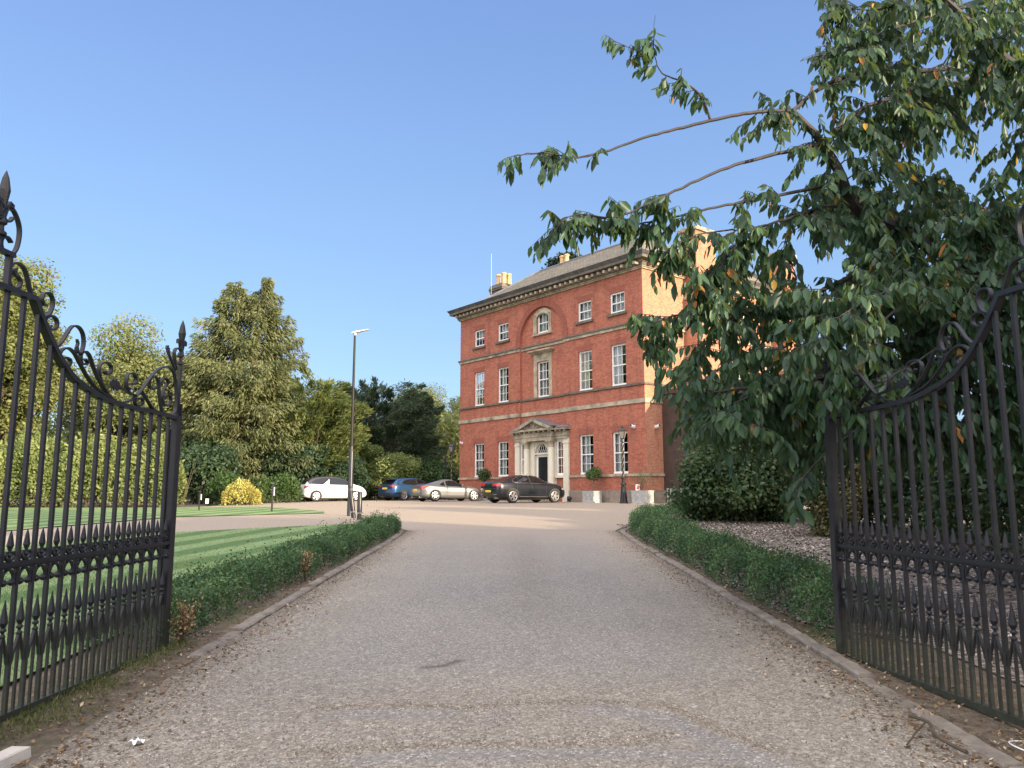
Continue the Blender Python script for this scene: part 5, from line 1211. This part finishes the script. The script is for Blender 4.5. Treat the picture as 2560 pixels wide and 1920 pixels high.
def plume(name, label, x, y, H, Rx, mat, seed, n=150, per=190, group=None, low=.3, tilt=(.35, 0)):      # yew: long ascending sprays
    rng = np.random.default_rng(seed); root = thing(name, label, 'tree', (x, y, hz(x, y)), 0, group); tm = MB(); PP = []
    for k in range(n):
        a = rng.uniform(0, 2 * math.pi); rr = Rx * math.sqrt(rng.random()) * .8; z = low + (H * .80 - low) * rng.random() * math.sqrt(max(0, 1 - (rr / Rx) ** 2 * .8)); b0 = np.array([rr * math.cos(a), rr * math.sin(a), z])
        d = np.array([math.cos(a) * .7 + tilt[0], math.sin(a) * .7 + tilt[1], rng.uniform(.35, 1.1)]); d /= np.linalg.norm(d); Lb = rng.uniform(.16, .28) * H * .75
        u = rng.random(per) ** .8; p = b0 + d * (u * Lb)[:, None] + rng.normal(size=(per, 3)) * (.20 * (1.15 - u) * Lb * .75)[:, None]; p[:, 2] -= .25 * Lb * u ** 2
        PP.append((p, d + rng.normal(size=(per, 3)) * .35 + np.array([0, 0, -.1]), rng.uniform(.18, .38, per), np.clip(rng.uniform(.25, .75) + rng.normal(size=per) * .15, 0, 1)))
        if k % 3 == 0: tm.tube([(0, 0, .3), tuple(b0 * .6), tuple(b0 + d * Lb * .5)], [.09, .05, .01], 5)
    P, D, L, T = (np.concatenate([q[i] for q in PP]) for i in range(4)); Nn = rng.normal(size=P.shape) + np.array([0, 0, .5])
    ok = P[:, 2] > .05; leaf_mesh('crown', P[ok], D[ok], nrm(Nn)[ok], L[ok], L[ok] * .28, mat, root, T[ok]); tm.tube([(0, 0, -.2), (0, 0, H * .5)], [.35, .15], 8); tm.build('trunk', M['bark'], root, True); return root
def hedge(name, label, line, width, height, mat, seed, dens, leaf, cat='hedge', group=None, wob=.08, spiky=.0, asp=.55, zoff=0):
    rng = np.random.default_rng(seed); P2 = [Vector(p) for p in line]; pts = smooth_line(P2, 10); A = np.array([(p.x, p.y) for p in pts]); seg = np.linalg.norm(np.diff(A, axis=0), axis=1); S = np.concatenate([[0], np.cumsum(seg)]); tot = S[-1]
    n = int(dens * tot * (height * 2 + width)); s = rng.uniform(0, tot, n); cx, cy = np.interp(s, S, A[:, 0]), np.interp(s, S, A[:, 1]); tx, ty = np.gradient(A[:, 0], S), np.gradient(A[:, 1], S); tx, ty = np.interp(s, S, tx), np.interp(s, S, ty); tl = np.hypot(tx, ty); tx, ty = tx / tl, ty / tl
    w1 = np.sin(s * 2.1 + seed) * .5 + np.sin(s * 5.3 + 2 * seed) * .3 + np.sin(s * 11.7) * .2; hh = height * (1 + wob * 1.5 * w1)
    th = rng.uniform(0, math.pi, n); q = rng.uniform(.55, 1.0, n) ** .5 * (1 + rng.normal(size=n) * .06)
    ex_ = np.sign(np.cos(th)) * np.abs(np.cos(th)) ** .55; ez_ = np.abs(np.sin(th)) ** .55
    ww = width / 2 * (1 + wob * np.sin(s * 3.3 + 1.0 + np.sign(ex_)) + wob * .7 * np.sin(s * 9.1))
    lat = ex_ * ww * q; z = ez_ * hh * q
    endt = np.minimum(s, tot - s); lim = np.clip(endt / (width * .45), 0, 1) ** .5; z *= .35 + .65 * lim; lat *= .4 + .6 * lim
    if spiky: 
        m_ = (ez_ > .75) & (rng.random(n) < .28); z[m_] += np.abs(rng.normal(size=m_.sum())) * spiky * (.5 + .5 * np.sin(s[m_] * 6))
    g = np.array([hz(a, b2) for a, b2 in zip(cx, cy)]); P = np.stack([cx - ty * lat, cy + tx * lat, g + z + zoff], 1)
    out = np.stack([-ty * ex_, tx * ex_, ez_ * .8], 1); Nn = nrm(out * .7 + rng.normal(size=(n, 3)) * .55); D = nrm(np.cross(Nn, rng.normal(size=(n, 3)))) + out * .4 + np.array([0, 0, .35])
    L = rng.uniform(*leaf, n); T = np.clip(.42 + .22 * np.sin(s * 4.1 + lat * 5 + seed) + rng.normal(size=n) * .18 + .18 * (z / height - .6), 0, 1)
    c0 = P2[0]; root = thing(name, label, cat, (c0.x, c0.y, hz(c0.x, c0.y)), 0, group); P = P - np.array([c0.x, c0.y, hz(c0.x, c0.y)])
    leaf_mesh('foliage', P, D, Nn, L, L * asp, mat, root, T)
    mb = MB(); k = max(6, int(tot * 5))
    for i in range(k):
        si = tot * (i + .5) / k; x0, y0 = np.interp(si, S, A[:, 0]), np.interp(si, S, A[:, 1]); g0 = hz(x0, y0) - hz(c0.x, c0.y)
        for q2 in range(2): a = rng.normal(size=2) * width * .22; mb.tube([(x0 - c0.x + a[0] * .3, y0 - c0.y + a[1] * .3, g0 - .05), (x0 - c0.x + a[0], y0 - c0.y + a[1], g0 + height * .75)], [.012 + height * .006, .004], 5)
    mb.build('stems', M['bark'], root); return root

# ---- trees at the left
broadleaf('oak_tree', 'tall sunlit oak at the far left, behind the tall gate finial', -28.4, 42, 15.4, 4.3, 2.0, L_oak, 11, 44, 1000, group='trees beyond the lawn')
broadleaf('oak_tree', 'rounded sunlit oak between the far left oak and the big spruce', -26.2, 51, 13.2, 4.5, 1.5, L_oak2, 12, 44, 950, group='trees beyond the lawn')
broadleaf('oak_tree', 'smaller loose oak showing over the gate latch, left of the spruce', -23.0, 54, 13.2, 3.6, 1.2, L_oak, 13, 36, 800, group='trees beyond the lawn')
conifer('spruce_tree', 'great twin-topped spruce with drooping olive sprays behind the golden bush', -18.6, 52, [(-.6, 0, 15.2), (1.1, .3, 15.7)], 15.5, 5.9, 2.0, L_con, 21, 165, 330, .42, 'trees beyond the lawn')
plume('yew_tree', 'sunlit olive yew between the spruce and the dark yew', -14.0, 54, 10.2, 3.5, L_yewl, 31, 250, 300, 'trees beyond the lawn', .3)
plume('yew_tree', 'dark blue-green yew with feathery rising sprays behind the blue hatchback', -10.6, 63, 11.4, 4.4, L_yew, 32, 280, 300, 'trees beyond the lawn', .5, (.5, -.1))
broadleaf('oak_tree', 'pale distant oak close against the left corner of the house', -11.0, 92, 15.0, 5.6, 1.5, L_oak2, 14, 44, 800, group='trees beyond the lawn')
broadleaf('oak_tree', 'pale loose oak partly hidden by the left corner of the house', -6.9, 96, 14.6, 5.0, 1.5, L_oak2, 15, 40, 700, group='trees beyond the lawn')
broadleaf('cedar_tree', 'dark cedar showing over the roof beside two chimney pots', 4.9, 72, 23.4, 2.9, 20.4, L_cedar, 16, 15, 420, (.25, .5), None, True, None, .3)
broadleaf('bush', 'light green feathery bush behind the blue hatchback', -8.1, 54.3, 4.2, 1.9, -.5, L_bush, 41, 34, 520, (.10, .2), 'bushes along the forecourt', False, None, .6, 'bush', .36)
broadleaf('bush', 'tall pale green bush between the lamp post and the dark yew', -10.2, 55.5, 5.3, 1.1, -.5, L_bush, 42, 26, 420, (.12, .22), 'bushes along the forecourt', False, None, .8, 'bush', .42)
broadleaf('bush', 'dark green bush behind the bonnet of the white hatchback', -10.9, 52.3, 3.3, 1.5, -.5, L_dark, 43, 30, 520, (.10, .2), 'bushes along the forecourt', False, None, .5, 'bush', .38)
broadleaf('bush', 'mid green bush behind the silver coupe, against the trees', -5.8, 58, 3.0, 2.4, -.5, L_lau, 44, 30, 420, (.12, .24), 'bushes along the forecourt', False, None, .5, 'bush', .36)
hedge('laurel_bush', 'glossy green rounded laurel bush left of the golden bush', [(-15.9, 40.2), (-14.9, 40.6), (-13.6, 41)], 1.9, 1.55, L_lau, 51, 330, (.12, .2), 'bush', 'bushes along the forecourt', .12)
hedge('golden_bush', 'golden yellow clipped bush standing in the sun', [(-14.3, 38.4), (-13.4, 38.7), (-12.6, 39.0)], 1.5, 1.2, L_gold, 52, 420, (.07, .14), 'bush', 'bushes along the forecourt', .1, .05)
hedge('laurel_bush', 'dark green laurel hedge between the golden bush and the white hatchback', [(-14.6, 43.6), (-13.6, 44.4), (-12.5, 45.4)], 1.6, 1.5, L_lau, 53, 330, (.12, .2), 'bush', 'bushes along the forecourt', .14)
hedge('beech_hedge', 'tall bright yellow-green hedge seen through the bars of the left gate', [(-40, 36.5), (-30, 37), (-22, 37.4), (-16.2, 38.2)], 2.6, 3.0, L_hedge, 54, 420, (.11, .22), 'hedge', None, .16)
for i, (x, y, h, r_, lab) in enumerate([(-17.5, 44.5, 3.6, 2.2, 'dark shrub under the spruce, left of its trunk'), (-14.2, 52, 4.6, 2.6, 'dark shrub in the gap behind the spruce trunk'), (-20.2, 50, 5.0, 2.6, 'dark shrub below the smaller loose oak'), (-13.0, 57.5, 4.4, 2.4, 'dark shrub under the sunlit olive yew')]):
    broadleaf('shrub', lab, x, y, h, r_, 0, L_dark, 60 + i, 26, 420, (.14, .28), 'shrubs under the trees', False, None, .3, 'shrub', .36)
for x, y, s_, a_ in ((-45, 42.5, 1.2, 1.0), (-47, 51.5, 1.3, 2.2), (-50, 34, 1.2, 3.1)):  # unseen oaks added to darken the reflections in the front windows
    dup(bpy.data.objects['oak_tree'], (x, y, hz(x, y)), a_, 'unseen oak added past the left end of the tall hedge to darken window reflections', 'unseen oaks mirrored in the windows', (s_, s_, 1.38))
# far-off wood closing the view behind the trees
rng = np.random.default_rng(70); n = 150; cx = rng.uniform(-75, -4, n); cy = 74 + rng.uniform(0, 10, n); ch = rng.uniform(.5, 7.2, n)
P, D, Nn, L, W, T = blobs(np.stack([cx, cy, ch + 1], 1), rng.uniform(2.0, 3.2, n)[:, None] * np.ones((1, 3)), 420, (.35, .7), .6, rng)
tag(leaf_mesh('far_wood', P, D, Nn, L, W, L_oak, None, T), kind='stuff', label='far-off wood closing the view behind the garden trees', cat='wood')

# ---- right-hand side
broadleaf('shrub', 'large rounded dark green shrub in front of the side wall of the house', 6.9, 23.4, 3.9, 2.45, -.7, L_shrub, 81, 60, 620, (.09, .17), None, False, 2.0, .25, 'shrub', .32)
broadleaf('conifer_shrub', 'bronze-green upright conifer shrub just behind the right gate post', 7.6, 18.4, 2.3, .85, -.4, L_conif, 82, 34, 520, (.05, .11), None, False, .85, .6, 'shrub', .42)
hedge('laurel_hedge', 'tall dark laurel hedge filling the view behind the right gate', [(9.7, 12.6), (9.5, 10.5), (9.0, 8), (8.6, 4)], 3.2, 5.2, L_dark, 83, 420, (.12, .2), 'hedge', None, .1)
hedge('laurel_hedge', 'lower dark laurel hedge between the bronze conifer and the tall laurel', [(9.0, 21.6), (9.8, 18), (10.0, 12.0)], 2.6, 2.2, L_dark, 86, 420, (.12, .2), 'hedge', None, .1)
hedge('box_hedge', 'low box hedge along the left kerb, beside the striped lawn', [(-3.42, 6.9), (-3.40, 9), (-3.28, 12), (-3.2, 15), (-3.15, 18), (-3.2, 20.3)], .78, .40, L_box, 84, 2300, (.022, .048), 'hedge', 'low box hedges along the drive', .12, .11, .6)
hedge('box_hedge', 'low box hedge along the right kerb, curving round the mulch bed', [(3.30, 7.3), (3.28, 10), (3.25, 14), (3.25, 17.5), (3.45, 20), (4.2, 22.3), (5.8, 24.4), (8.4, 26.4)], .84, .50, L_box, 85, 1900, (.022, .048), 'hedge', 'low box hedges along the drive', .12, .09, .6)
def sprig(label, px, py, h, r_, seed, n=900):
    rng = np.random.default_rng(seed); p = gp(px, py); t = thing('dead_box_plant', label, 'dead plant', tuple(p), 0, 'dead plants in the left box hedge'); mb = MB(); PP = []
    for k in range(16):
        a = rng.uniform(0, 6.28); e = np.array([r_ * math.cos(a) * rng.random(), r_ * math.sin(a) * rng.random(), h * rng.uniform(.6, 1.05)]); mb.tube([(0, 0, -.03), tuple(e * .5 + np.array([0, 0, .04])), tuple(e)], [.008, .005, .002], 5)
        u = rng.uniform(.35, 1, n // 16); PP.append(e * u[:, None] + rng.normal(size=(len(u), 3)) * .022)
    P = np.concatenate(PP); m_ = len(P); L = rng.uniform(.018, .035, m_); leaf_mesh('foliage', P, rng.normal(size=(m_, 3)) + np.array([0, 0, .6]), rng.normal(size=(m_, 3)), L, L * .6, L_dead, t, rng.random(m_)); mb.build('stems', M['bark'], t)
sprig('dead straw-coloured box plant at the near end of the left hedge', 452, 1612, .40, .17, 91)
sprig('small dead brown box plant part-way along the left hedge', 762, 1455, .42, .10, 92, 500)

def topiary(label, pl, tilt, r_, h, seed, mat):
    q = pl.location; t = thing('topiary_tree', label, 'topiary', (q.x, q.y, q.z + .63), 0, 'clipped topiary trees in planters'); rng = np.random.default_rng(seed); mb = MB(); mb.tube([(0, 0, -.02), (tilt * .6, 0, h * .5), (tilt, 0, h)], [.028, .025, .02], 7); mb.build('trunk', M['bark'], t, True)
    d = sph(14, rng) * r_ * .55 * np.array([1.15, 1.15, .75]) + np.array([tilt, 0, h + r_ * .6]); P, D, Nn, L, W, T = blobs(d, np.full((14, 3), r_ * .5), 170, (.05, .1), .5, rng); leaf_mesh('crown', P, D, Nn, L, W, mat, t, T)
topiary('clipped round topiary with a leaning stem, in front of the window right of the doorway', PL1, .12, .46, .62, 95, L_lau)
topiary('clipped round topiary showing over the silver coupe, left of the doorway', PL2, .0, .46, .72, 96, L_lau)
q = PL3.location; t = thing('olive_shrub', 'wispy grey-green shrub growing in the corner planter', 'shrub', (q.x, q.y, q.z + .67)); rng = np.random.default_rng(97); mb = MB(); PP = []
for k in range(22):
    e = np.array([rng.normal() * .30, rng.normal() * .2, rng.uniform(.6, 1.15)]); mb.tube([(0, 0, -.02), tuple(e * .5), tuple(e)], [.010, .006, .003], 5); u = rng.uniform(.45, 1, 40); PP.append(e * u[:, None] + rng.normal(size=(40, 3)) * .04)
P = np.concatenate(PP); m_ = len(P); L = rng.uniform(.04, .08, m_); leaf_mesh('foliage', P, rng.normal(size=(m_, 3)), rng.normal(size=(m_, 3)), L, L * .3, GREEN('olive leaf', (.06, .08, .05), (.10, .13, .08), (.16, .19, .13)), t, rng.random(m_)); mb.build('stems', M['bark'], t)

# ---- the cherry whose boughs hang over the right gate
def z6(x, y, Y): return at(1200 + x * .6148, y * .6148, Y)
rng = np.random.default_rng(101); ct = thing('cherry_tree', 'overhanging cherry tree with dark drooping leaves above the right gate', 'tree', (8.6, 9.6, hz(8.6, 9.6))); O = np.array(ct.location); wood = MB(); NODES = []; TW = []
def bough(pts, r0, r1, leafy=(.5, 1.0), tw=0, twl=(.3, .6), keep=True):
    pts = smooth_line([Vector(p) - Vector(O) for p in pts], 7); pts = [p + Vector((rng.normal(), rng.normal(), rng.normal())) * .0035 for p in pts]; n = len(pts)
    wood.tube(pts, [r0 + (r1 - r0) * i / (n - 1) for i in range(n)], 7)
    A = np.array([tuple(p) for p in pts]); 
    if keep: NODES.extend(list(A))
    for k in range(tw):
        u = rng.uniform(*leafy) * (n - 1); i = min(int(u), n - 2); p = A[i] * (1 - (u - i)) + A[i + 1] * (u - i); d = A[i + 1] - A[i]; d /= np.linalg.norm(d)
        TW.append((p, nrm((d * .7 + rng.normal(size=3) * .6 + np.array([0, 0, -.15]))[None])[0], rng.uniform(*twl)))
TRK = (8.6, 9.6, hz(8.6, 9.6)); F1 = (7.9, 9.3, 3.1)
wood.tube([Vector(p) - Vector(O) for p in (TRK, (8.4, 9.55, 1.6), F1)], [.19, .16, .13], 10)
m_ = z6(1690, 925, 8.6); bough([F1, (6.3, 9.0, 3.9), m_, z6(1530, 840, 8.4), z6(1450, 680, 8.2), z6(1390, 580, 8.1), z6(1270, 450, 8.0)], .10, .035, (.3, 1), 14)
bough([z6(1270, 450, 8.0), z6(1180, 452, 7.9), z6(1050, 466, 7.8), z6(850, 512, 7.7), z6(700, 550, 7.6), z6(500, 618, 7.5), z6(370, 640, 7.4), z6(270, 622, 7.35), z6(150, 632, 7.3)], .024, .005, (.02, .22), 7, keep=False)
bough([z6(370, 640, 7.4), z6(290, 625, 7.36), z6(150, 630, 7.3)], .006, .003, (0, 1), 13, (.12, .3), False)
bough([z6(500, 618, 7.5), z6(400, 640, 7.42)], .006, .005, (0, 1), 2, (.04, .08), False)
bough([z6(940, 490, 7.75), z6(890, 380, 7.7), z6(800, 325, 7.7), z6(735, 290, 7.7), z6(705, 190, 7.7), z6(712, 60, 7.7)], .014, .003, (.1, 1), 17, (.1, .26), False)
bough([z6(700, 235, 7.7), z6(640, 208, 7.68), z6(545, 165, 7.66)], .005, .003, (.2, 1), 6, (.08, .18), False)
bough([z6(1270, 450, 8.0), z6(1400, 350, 8.3), z6(1560, 295, 8.6), z6(1780, 290, 9.0), z6(2050, 270, 9.5), z6(2260, 330, 10)], .022, .03, (0, 1), 16)
bough([z6(1395, 582, 8.1), z6(1180, 632, 8.0), z6(980, 692, 7.9), z6(760, 792, 7.8), z6(560, 880, 7.7), z6(400, 872, 7.65), z6(330, 900, 7.6)], .024, .004, (.45, 1), 26, (.15, .4))
bough([z6(1480, 740, 8.3), z6(1180, 800, 8.1), z6(1000, 835, 8.0), z6(750, 890, 7.9), z6(640, 905, 7.8), z6(430, 880, 7.7)], .022, .004, (.15, 1), 30, (.2, .45))
bough([z6(1530, 842, 8.4), z6(1400, 840, 8.3), z6(1280, 880, 8.2), z6(1140, 920, 8.1), z6(1040, 938, 8.0)], .024, .006, (.2, 1), 16)
bough([z6(1440, 530, 8.2), z6(1560, 440, 8.4), z6(1760, 375, 8.7), z6(1940, 335, 9.0), z6(2260, 240, 9.6)], .022, .03, (0, 1), 26)
bough([z6(1780, 1000, 8.8), z6(1500, 1130, 8.6), z6(1290, 1220, 8.4), z6(1050, 1275, 8.2), z6(760, 1290, 8.0), z6(640, 1380, 7.9)], .035, .006, (.2, 1), 34, (.25, .5))
bough([F1, z6(2100, 1150, 8.6), z6(1800, 1330, 8.3), z6(1500, 1500, 8.0), z6(1200, 1560, 7.9), z6(900, 1600, 7.9)], .06, .008, (.25, 1), 40, (.3, .6))
bough([F1, (7.2, 8.0, 5.2), z6(2150, 250, 8.2), z6(1960, 60, 8.0), z6(1830, -60, 7.8)], .09, .02, (.2, 1), 18)
bough([F1, (7.6, 8.6, 5.6), z6(2240, 60, 9.2), z6(2150, -120, 9.2)], .09, .02, (.2, 1), 20)
bough([z6(2030, 0, 8.6), z6(1700, 110, 8.3), z6(1500, 190, 8.1), z6(1300, 250, 7.95)], .02, .004, (.0, 1), 26, (.2, .45))
bough([z6(1750, 20, 8.4), z6(1560, 40, 8.3), z6(1430, 10, 8.2)], .012, .004, (.0, 1), 18, (.2, .4))
bough([z6(1040, 935, 8.05), z6(900, 950, 8.0), z6(800, 1000, 7.9), z6(760, 1050, 7.9)], .010, .003, (.1, 1), 16, (.2, .4))
bough([z6(1200, 900, 8.2), z6(1060, 980, 8.1), z6(960, 1090, 8.0), z6(880, 1190, 7.95)], .012, .003, (.1, 1), 26, (.25, .5))
def z2(x, y, Y): return at(x * 1.1573, y * 1.1573, Y)
bough([z2(2150, 560, 8.4), z2(1980, 640, 7.4), z2(1880, 720, 6.8), z2(1800, 800, 6.5), z2(1770, 850, 6.4)], .014, .004, (.3, 1), 18, (.2, .38))
bough([z2(2100, 700, 8.2), z2(1980, 780, 7.2), z2(1900, 830, 6.7), z2(1850, 870, 6.5)], .012, .004, (.35, 1), 18, (.2, .35))
bough([z2(2060, 830, 8.6), z2(1900, 900, 8.0), z2(1800, 965, 7.6), z2(1740, 1025, 7.4), z2(1700, 1085, 7.3)], .012, .003, (.35, 1), 15, (.18, .34))
bough([z2(2000, 900, 9.0), z2(1850, 960, 8.8), z2(1760, 980, 8.6)], .012, .004, (.1, 1), 14, (.25, .4))
bough([z2(1980, 600, 7.8), z2(1890, 640, 7.0), z2(1820, 680, 6.6), z2(1770, 735, 6.4)], .012, .003, (.25, 1), 28, (.2, .4))
# the dense mass: twigs grown from the nearest bough, hanging outwards
MASS = [(1500, 560), (1640, 545), (1700, 470), (1780, 330), (1850, 260), (1800, 150), (1790, 0), (2300, -40), (2300, 1000), (1960, 985), (1850, 950), (1700, 930), (1560, 960), (1430, 915), (1410, 880), (1450, 830), (1400, 735), (1420, 700), (1560, 680), (1590, 640), (1500, 610)]
GAPS = [(1725, 520, 55), (1700, 480, 40), (1860, 330, 30), (1760, 560, 60), (1950, 60, 35), (2050, 130, 30), (1640, 620, 40), (1880, 200, 35)]
NA = np.array(NODES); tips = 0
while tips < 1900:
    px, py = rng.uniform(1390, 2300), rng.uniform(-40, 1000)
    if not inpoly(px, py, MASS): continue
    if any(math.hypot(px - a, py - b2) < r_ for a, b2, r_ in GAPS): continue
    if py < 420 and rng.random() < .55: continue
    if px < 1640 and rng.random() < .5: continue
    Y = rng.uniform(7.0, 10.2) if py > 520 else rng.uniform(7.6, 10.5)
    if px > 1760 and py > 640: Y = rng.uniform(7.8, 10.5)
    tip = np.array(at(px * 1.1573, py * 1.1573, Y)) - O
    if tip[2] < .9: continue
    j = np.argmin(np.linalg.norm(NA - tip, axis=1)); b0 = NA[j]; L = rng.uniform(.3, .6); d = tip - b0; dl = np.linalg.norm(d); dn = d / max(dl, 1e-6); start = tip - dn * min(L, dl)
    if dl > L and tips % 3 == 0:
        mid = b0 * .5 + start * .5 + np.array([0, 0, .06 * dl]); wood.tube([tuple(b0), tuple(mid), tuple(start)], [.011, .008, .005], 4); 
        if rng.random() < .5: NA = np.vstack([NA, mid[None], start[None]])
    TW.append((start, nrm((dn * .8 + rng.normal(size=3) * .35 + np.array([0, 0, -.25]))[None])[0], L)); tips += 1
LP, LD, LN, LL, LT = [], [], [], [], []
for p, d, L in TW:
    n = max(3, int(L / .034 + rng.integers(0, 4))); u = np.linspace(.08, 1, n); path = p + d * (u * L)[:, None] + np.array([0, 0, -.22 * L]) * (u ** 2)[:, None]
    wood.tube([tuple(p), tuple(path[n // 2]), tuple(path[-1])], [.005, .004, .002], 4, caps=False)
    sd = nrm(np.cross(d, [0, 0, 1])[None])[0]; alt = np.where(np.arange(n) % 2 == 0, 1, -1)[:, None]
    D = sd * alt * rng.uniform(.15, .65, n)[:, None] + d * rng.uniform(.1, .5, n)[:, None] + np.array([0, 0, -1.0]) + rng.normal(size=(n, 3)) * .22
    Nn = nrm(sd * alt * .8 + np.cross(sd, D) * .4 + rng.normal(size=(n, 3)) * .6)
    LP.append(path + rng.normal(size=(n, 3)) * .006); LD.append(D); LN.append(Nn); LL.append(rng.uniform(.10, .20, n) * (1 - .25 * (u > .9)))
    tt = np.clip(rng.uniform(.25, .75) + rng.normal(size=n) * .15, 0, .92); tt[rng.random(n) < .012] = rng.choice([.96, 1.0]); LT.append(tt)
P, D, Nn, L, T = (np.concatenate(q) for q in (LP, LD, LN, LL, LT))
leaf_mesh('crown', P, D, Nn, L, L * rng.uniform(.34, .46, len(L)), L_cher, ct, T, True); wood.build('trunk', M['cbark'], ct, True)
print('cherry leaves', len(P))

# ---- unseen trees added right of and behind the view, shading the drive
belt = broadleaf('shade_tree', 'broad unseen tree added to the right to shade the drive', 32.8, 39.5, 12.0, 5.0, 2.0, L_oak, 111, 26, 330, (.4, .75), 'unseen trees shading the drive', True, None, .6, 'tree', .36)
for i, (x, y, s_, t_) in enumerate([(25.7, -8.3, .95, 1.0), (21.2, -13.7, .95, .95), (16.1, -19.9, 1, .95), (11.6, -25.2, 1, .9), (25, -4.4, .62, .95), (22.8, 10.2, .80, .68), (26.6, 16.4, .92, .86), (31.3, 25.1, .90, 1.0)]):
    dup(belt, (x, y, hz(x, y)), i * 1.3, 'broad unseen tree added to the right to shade the drive', 'unseen trees shading the drive', (s_, s_, t_))

# ------------------------------------------------------------------ loose stuff on the ground
def scatter_bits(name, label, cat, xy, size, mat, seed, flat=.35, curl=False, zo=.014):
    rng = np.random.default_rng(seed); n = len(xy); z = np.array([hz(a, b2) for a, b2 in xy]) + zo; P = np.column_stack([xy, z]); s = rng.uniform(*size, n)[:, None]; a = rng.uniform(0, 6.28, n); 
    u = np.stack([np.cos(a), np.sin(a), rng.normal(size=n) * .2], 1); v = np.stack([-np.sin(a), np.cos(a), rng.normal(size=n) * .2], 1)
    if curl:
        V = np.stack([P - u * s, P + v * s * .5 + np.array([0, 0, .006]), P + u * s + np.array([0, 0, .01]), P - v * s * .5 + np.array([0, 0, .004])], 1).reshape(-1, 3); F = np.arange(4 * n).reshape(n, 4)
        T = rng.random(n)
    else:       # small four-sided pebbles
        w_ = rng.uniform(.6, 1, n)[:, None]; top = P + np.array([0, 0, 1]) * s * flat * 1.6
        V = np.stack([P - u * s, P - v * s * w_, P + u * s, P + v * s * w_, top - u * s * .4, top + v * s * .35, top + u * s * .4 - v * s * .2], 1).reshape(-1, 3); o = np.arange(n)[:, None] * 7
        F = np.concatenate([o + np.array([q]) for q in ((0, 1, 4), (1, 6, 4), (1, 2, 6), (2, 3, 5), (2, 5, 6), (3, 0, 5), (0, 4, 5), (4, 6, 5))], 0); T = np.tile(rng.random(n), 8)
    return tag(np_mesh(name, V, F, mat, None, {'tint': ('FACE', T)}), label, cat, None, 'stuff')
rng = np.random.default_rng(121)
m_st = leafmat('pebble', [(0, (.09, .07, .055)), (.5, (.20, .165, .13)), (.85, (.32, .27, .21)), (1, (.62, .57, .5))], 0, .9)
m_lit = leafmat('dry leaf', [(0, (.07, .04, .02)), (.5, (.16, .10, .05)), (.85, (.28, .20, .11)), (1, (.50, .42, .30))], 0, .9)
m_chip = leafmat('bark chip', [(0, (.07, .055, .043)), (.5, (.20, .168, .138)), (.85, (.36, .315, .27)), (1, (.56, .51, .46))], 0, .95)
pts = []
while len(pts) < 15000:
    y = 4.1 + (rng.random() ** 2.0) * 9; x = rng.uniform(-2.55, 2.55)
    if rng.random() < min(1, a_loose(x, y)) ** 1.7: pts.append((x, y))
scatter_bits('gravel', 'loose gravel strewn over the driveway', 'gravel', np.array(pts), (.0025, .0065), m_st, 122)
pts = list(pts)
for ln in (mk_line1, mk_line2):
    for q in dense(ln, .012, False):
        for k in range(3): pts.append((q.x + RNG.normal() * .03, q.y + RNG.normal() * .06))
scatter_bits('gravel_ridge', 'thin ridges of swept gravel across the near driveway', 'gravel', np.array(pts[15000:]), (.0025, .006), m_st, 125)
pts = []
for k in range(1300): y = 4.2 + rng.random() ** 1.6 * 12; pts.append((rng.choice([-1, 1]) * (2.58 - abs(rng.normal()) * .22), y))
while len(pts) < 9500:
    y = rng.uniform(4, 20); s_ = 1 if rng.random() < .58 else -1; x = s_ * (2.72 + rng.normal() * .28 + (.25 if rng.random() < .5 else 0))
    if rng.random() < min(1, 8 / y): pts.append((x, y))
scatter_bits('leaf_litter', 'dry fallen leaves and twigs along the kerbs', 'leaf litter', np.array(pts), (.008, .024), m_lit, 123, curl=True)
pts = np.column_stack([rng.uniform(2.95, 13, 60000), 4 + rng.random(60000) ** .8 * 20]); pts = pts[((pts[:, 1] < 22) | (pts[:, 0] > 4.2)) & ((pts[:, 1] > 8) | (pts[:, 0] > 3.9 + RNG.normal(size=60000) * .15))]
scatter_bits('wood_chips', 'grey-brown bark chips covering the bed', 'mulch', pts, (.018, .05), m_chip, 124, curl=True, zo=.02)
# grass: short blades over the near lawn, rank tufts by the left gate
def blades(name, label, xy, h, w_, mat, seed, lean=.4):
    rng = np.random.default_rng(seed); n = len(xy); z = np.array([hz(a, b2) for a, b2 in xy]) + .02; P = np.column_stack([xy, z]); D = np.stack([rng.normal(size=n) * lean, rng.normal(size=n) * lean, np.ones(n)], 1); L = rng.uniform(*h, n)
    return tag(leaf_mesh(name, P, D, rng.normal(size=(n, 3)) * np.array([1, 1, .1]), L, w_, mat, None, np.clip(.5 + rng.normal(size=n) * .25, 0, 1)), label, 'grass', None, 'stuff')
L_gr = GREEN('grass blade', (.09, .16, .05), (.15, .235, .085), (.22, .30, .13), .3); L_rank = GREEN('rank grass', (.045, .07, .02), (.10, .12, .04), (.22, .20, .09), .2)
pts = []
while len(pts) < 60000:
    y = 4 + rng.random() ** 1.5 * 10; x = -3.7 - rng.random() * 6
    if inpoly(x, y, LAWN1): pts.append((x, y))
for k in range(22000):
    y = 7.5 + rng.random() ** 1.3 * 14.5; x = -3.75 - rng.random() * 4.5
    if inpoly(x, y, LAWN1): pts.append((x, y))
blades('grass', 'short blades of the near lawn by the left gate', np.array(pts), (.02, .045), .006, L_gr, 131)
cl_ = np.array([(-3.05 + rng.normal() * .13, 4.3 + rng.random() * 3.0) for _ in range(110)]); pts = np.repeat(cl_, 40, 0) + rng.normal(size=(110 * 40, 2)) * .05
blades('rank_grass', 'rank tufts of grass along the foot of the left gate', pts, (.02, .06), .006, L_rank, 132, .6)
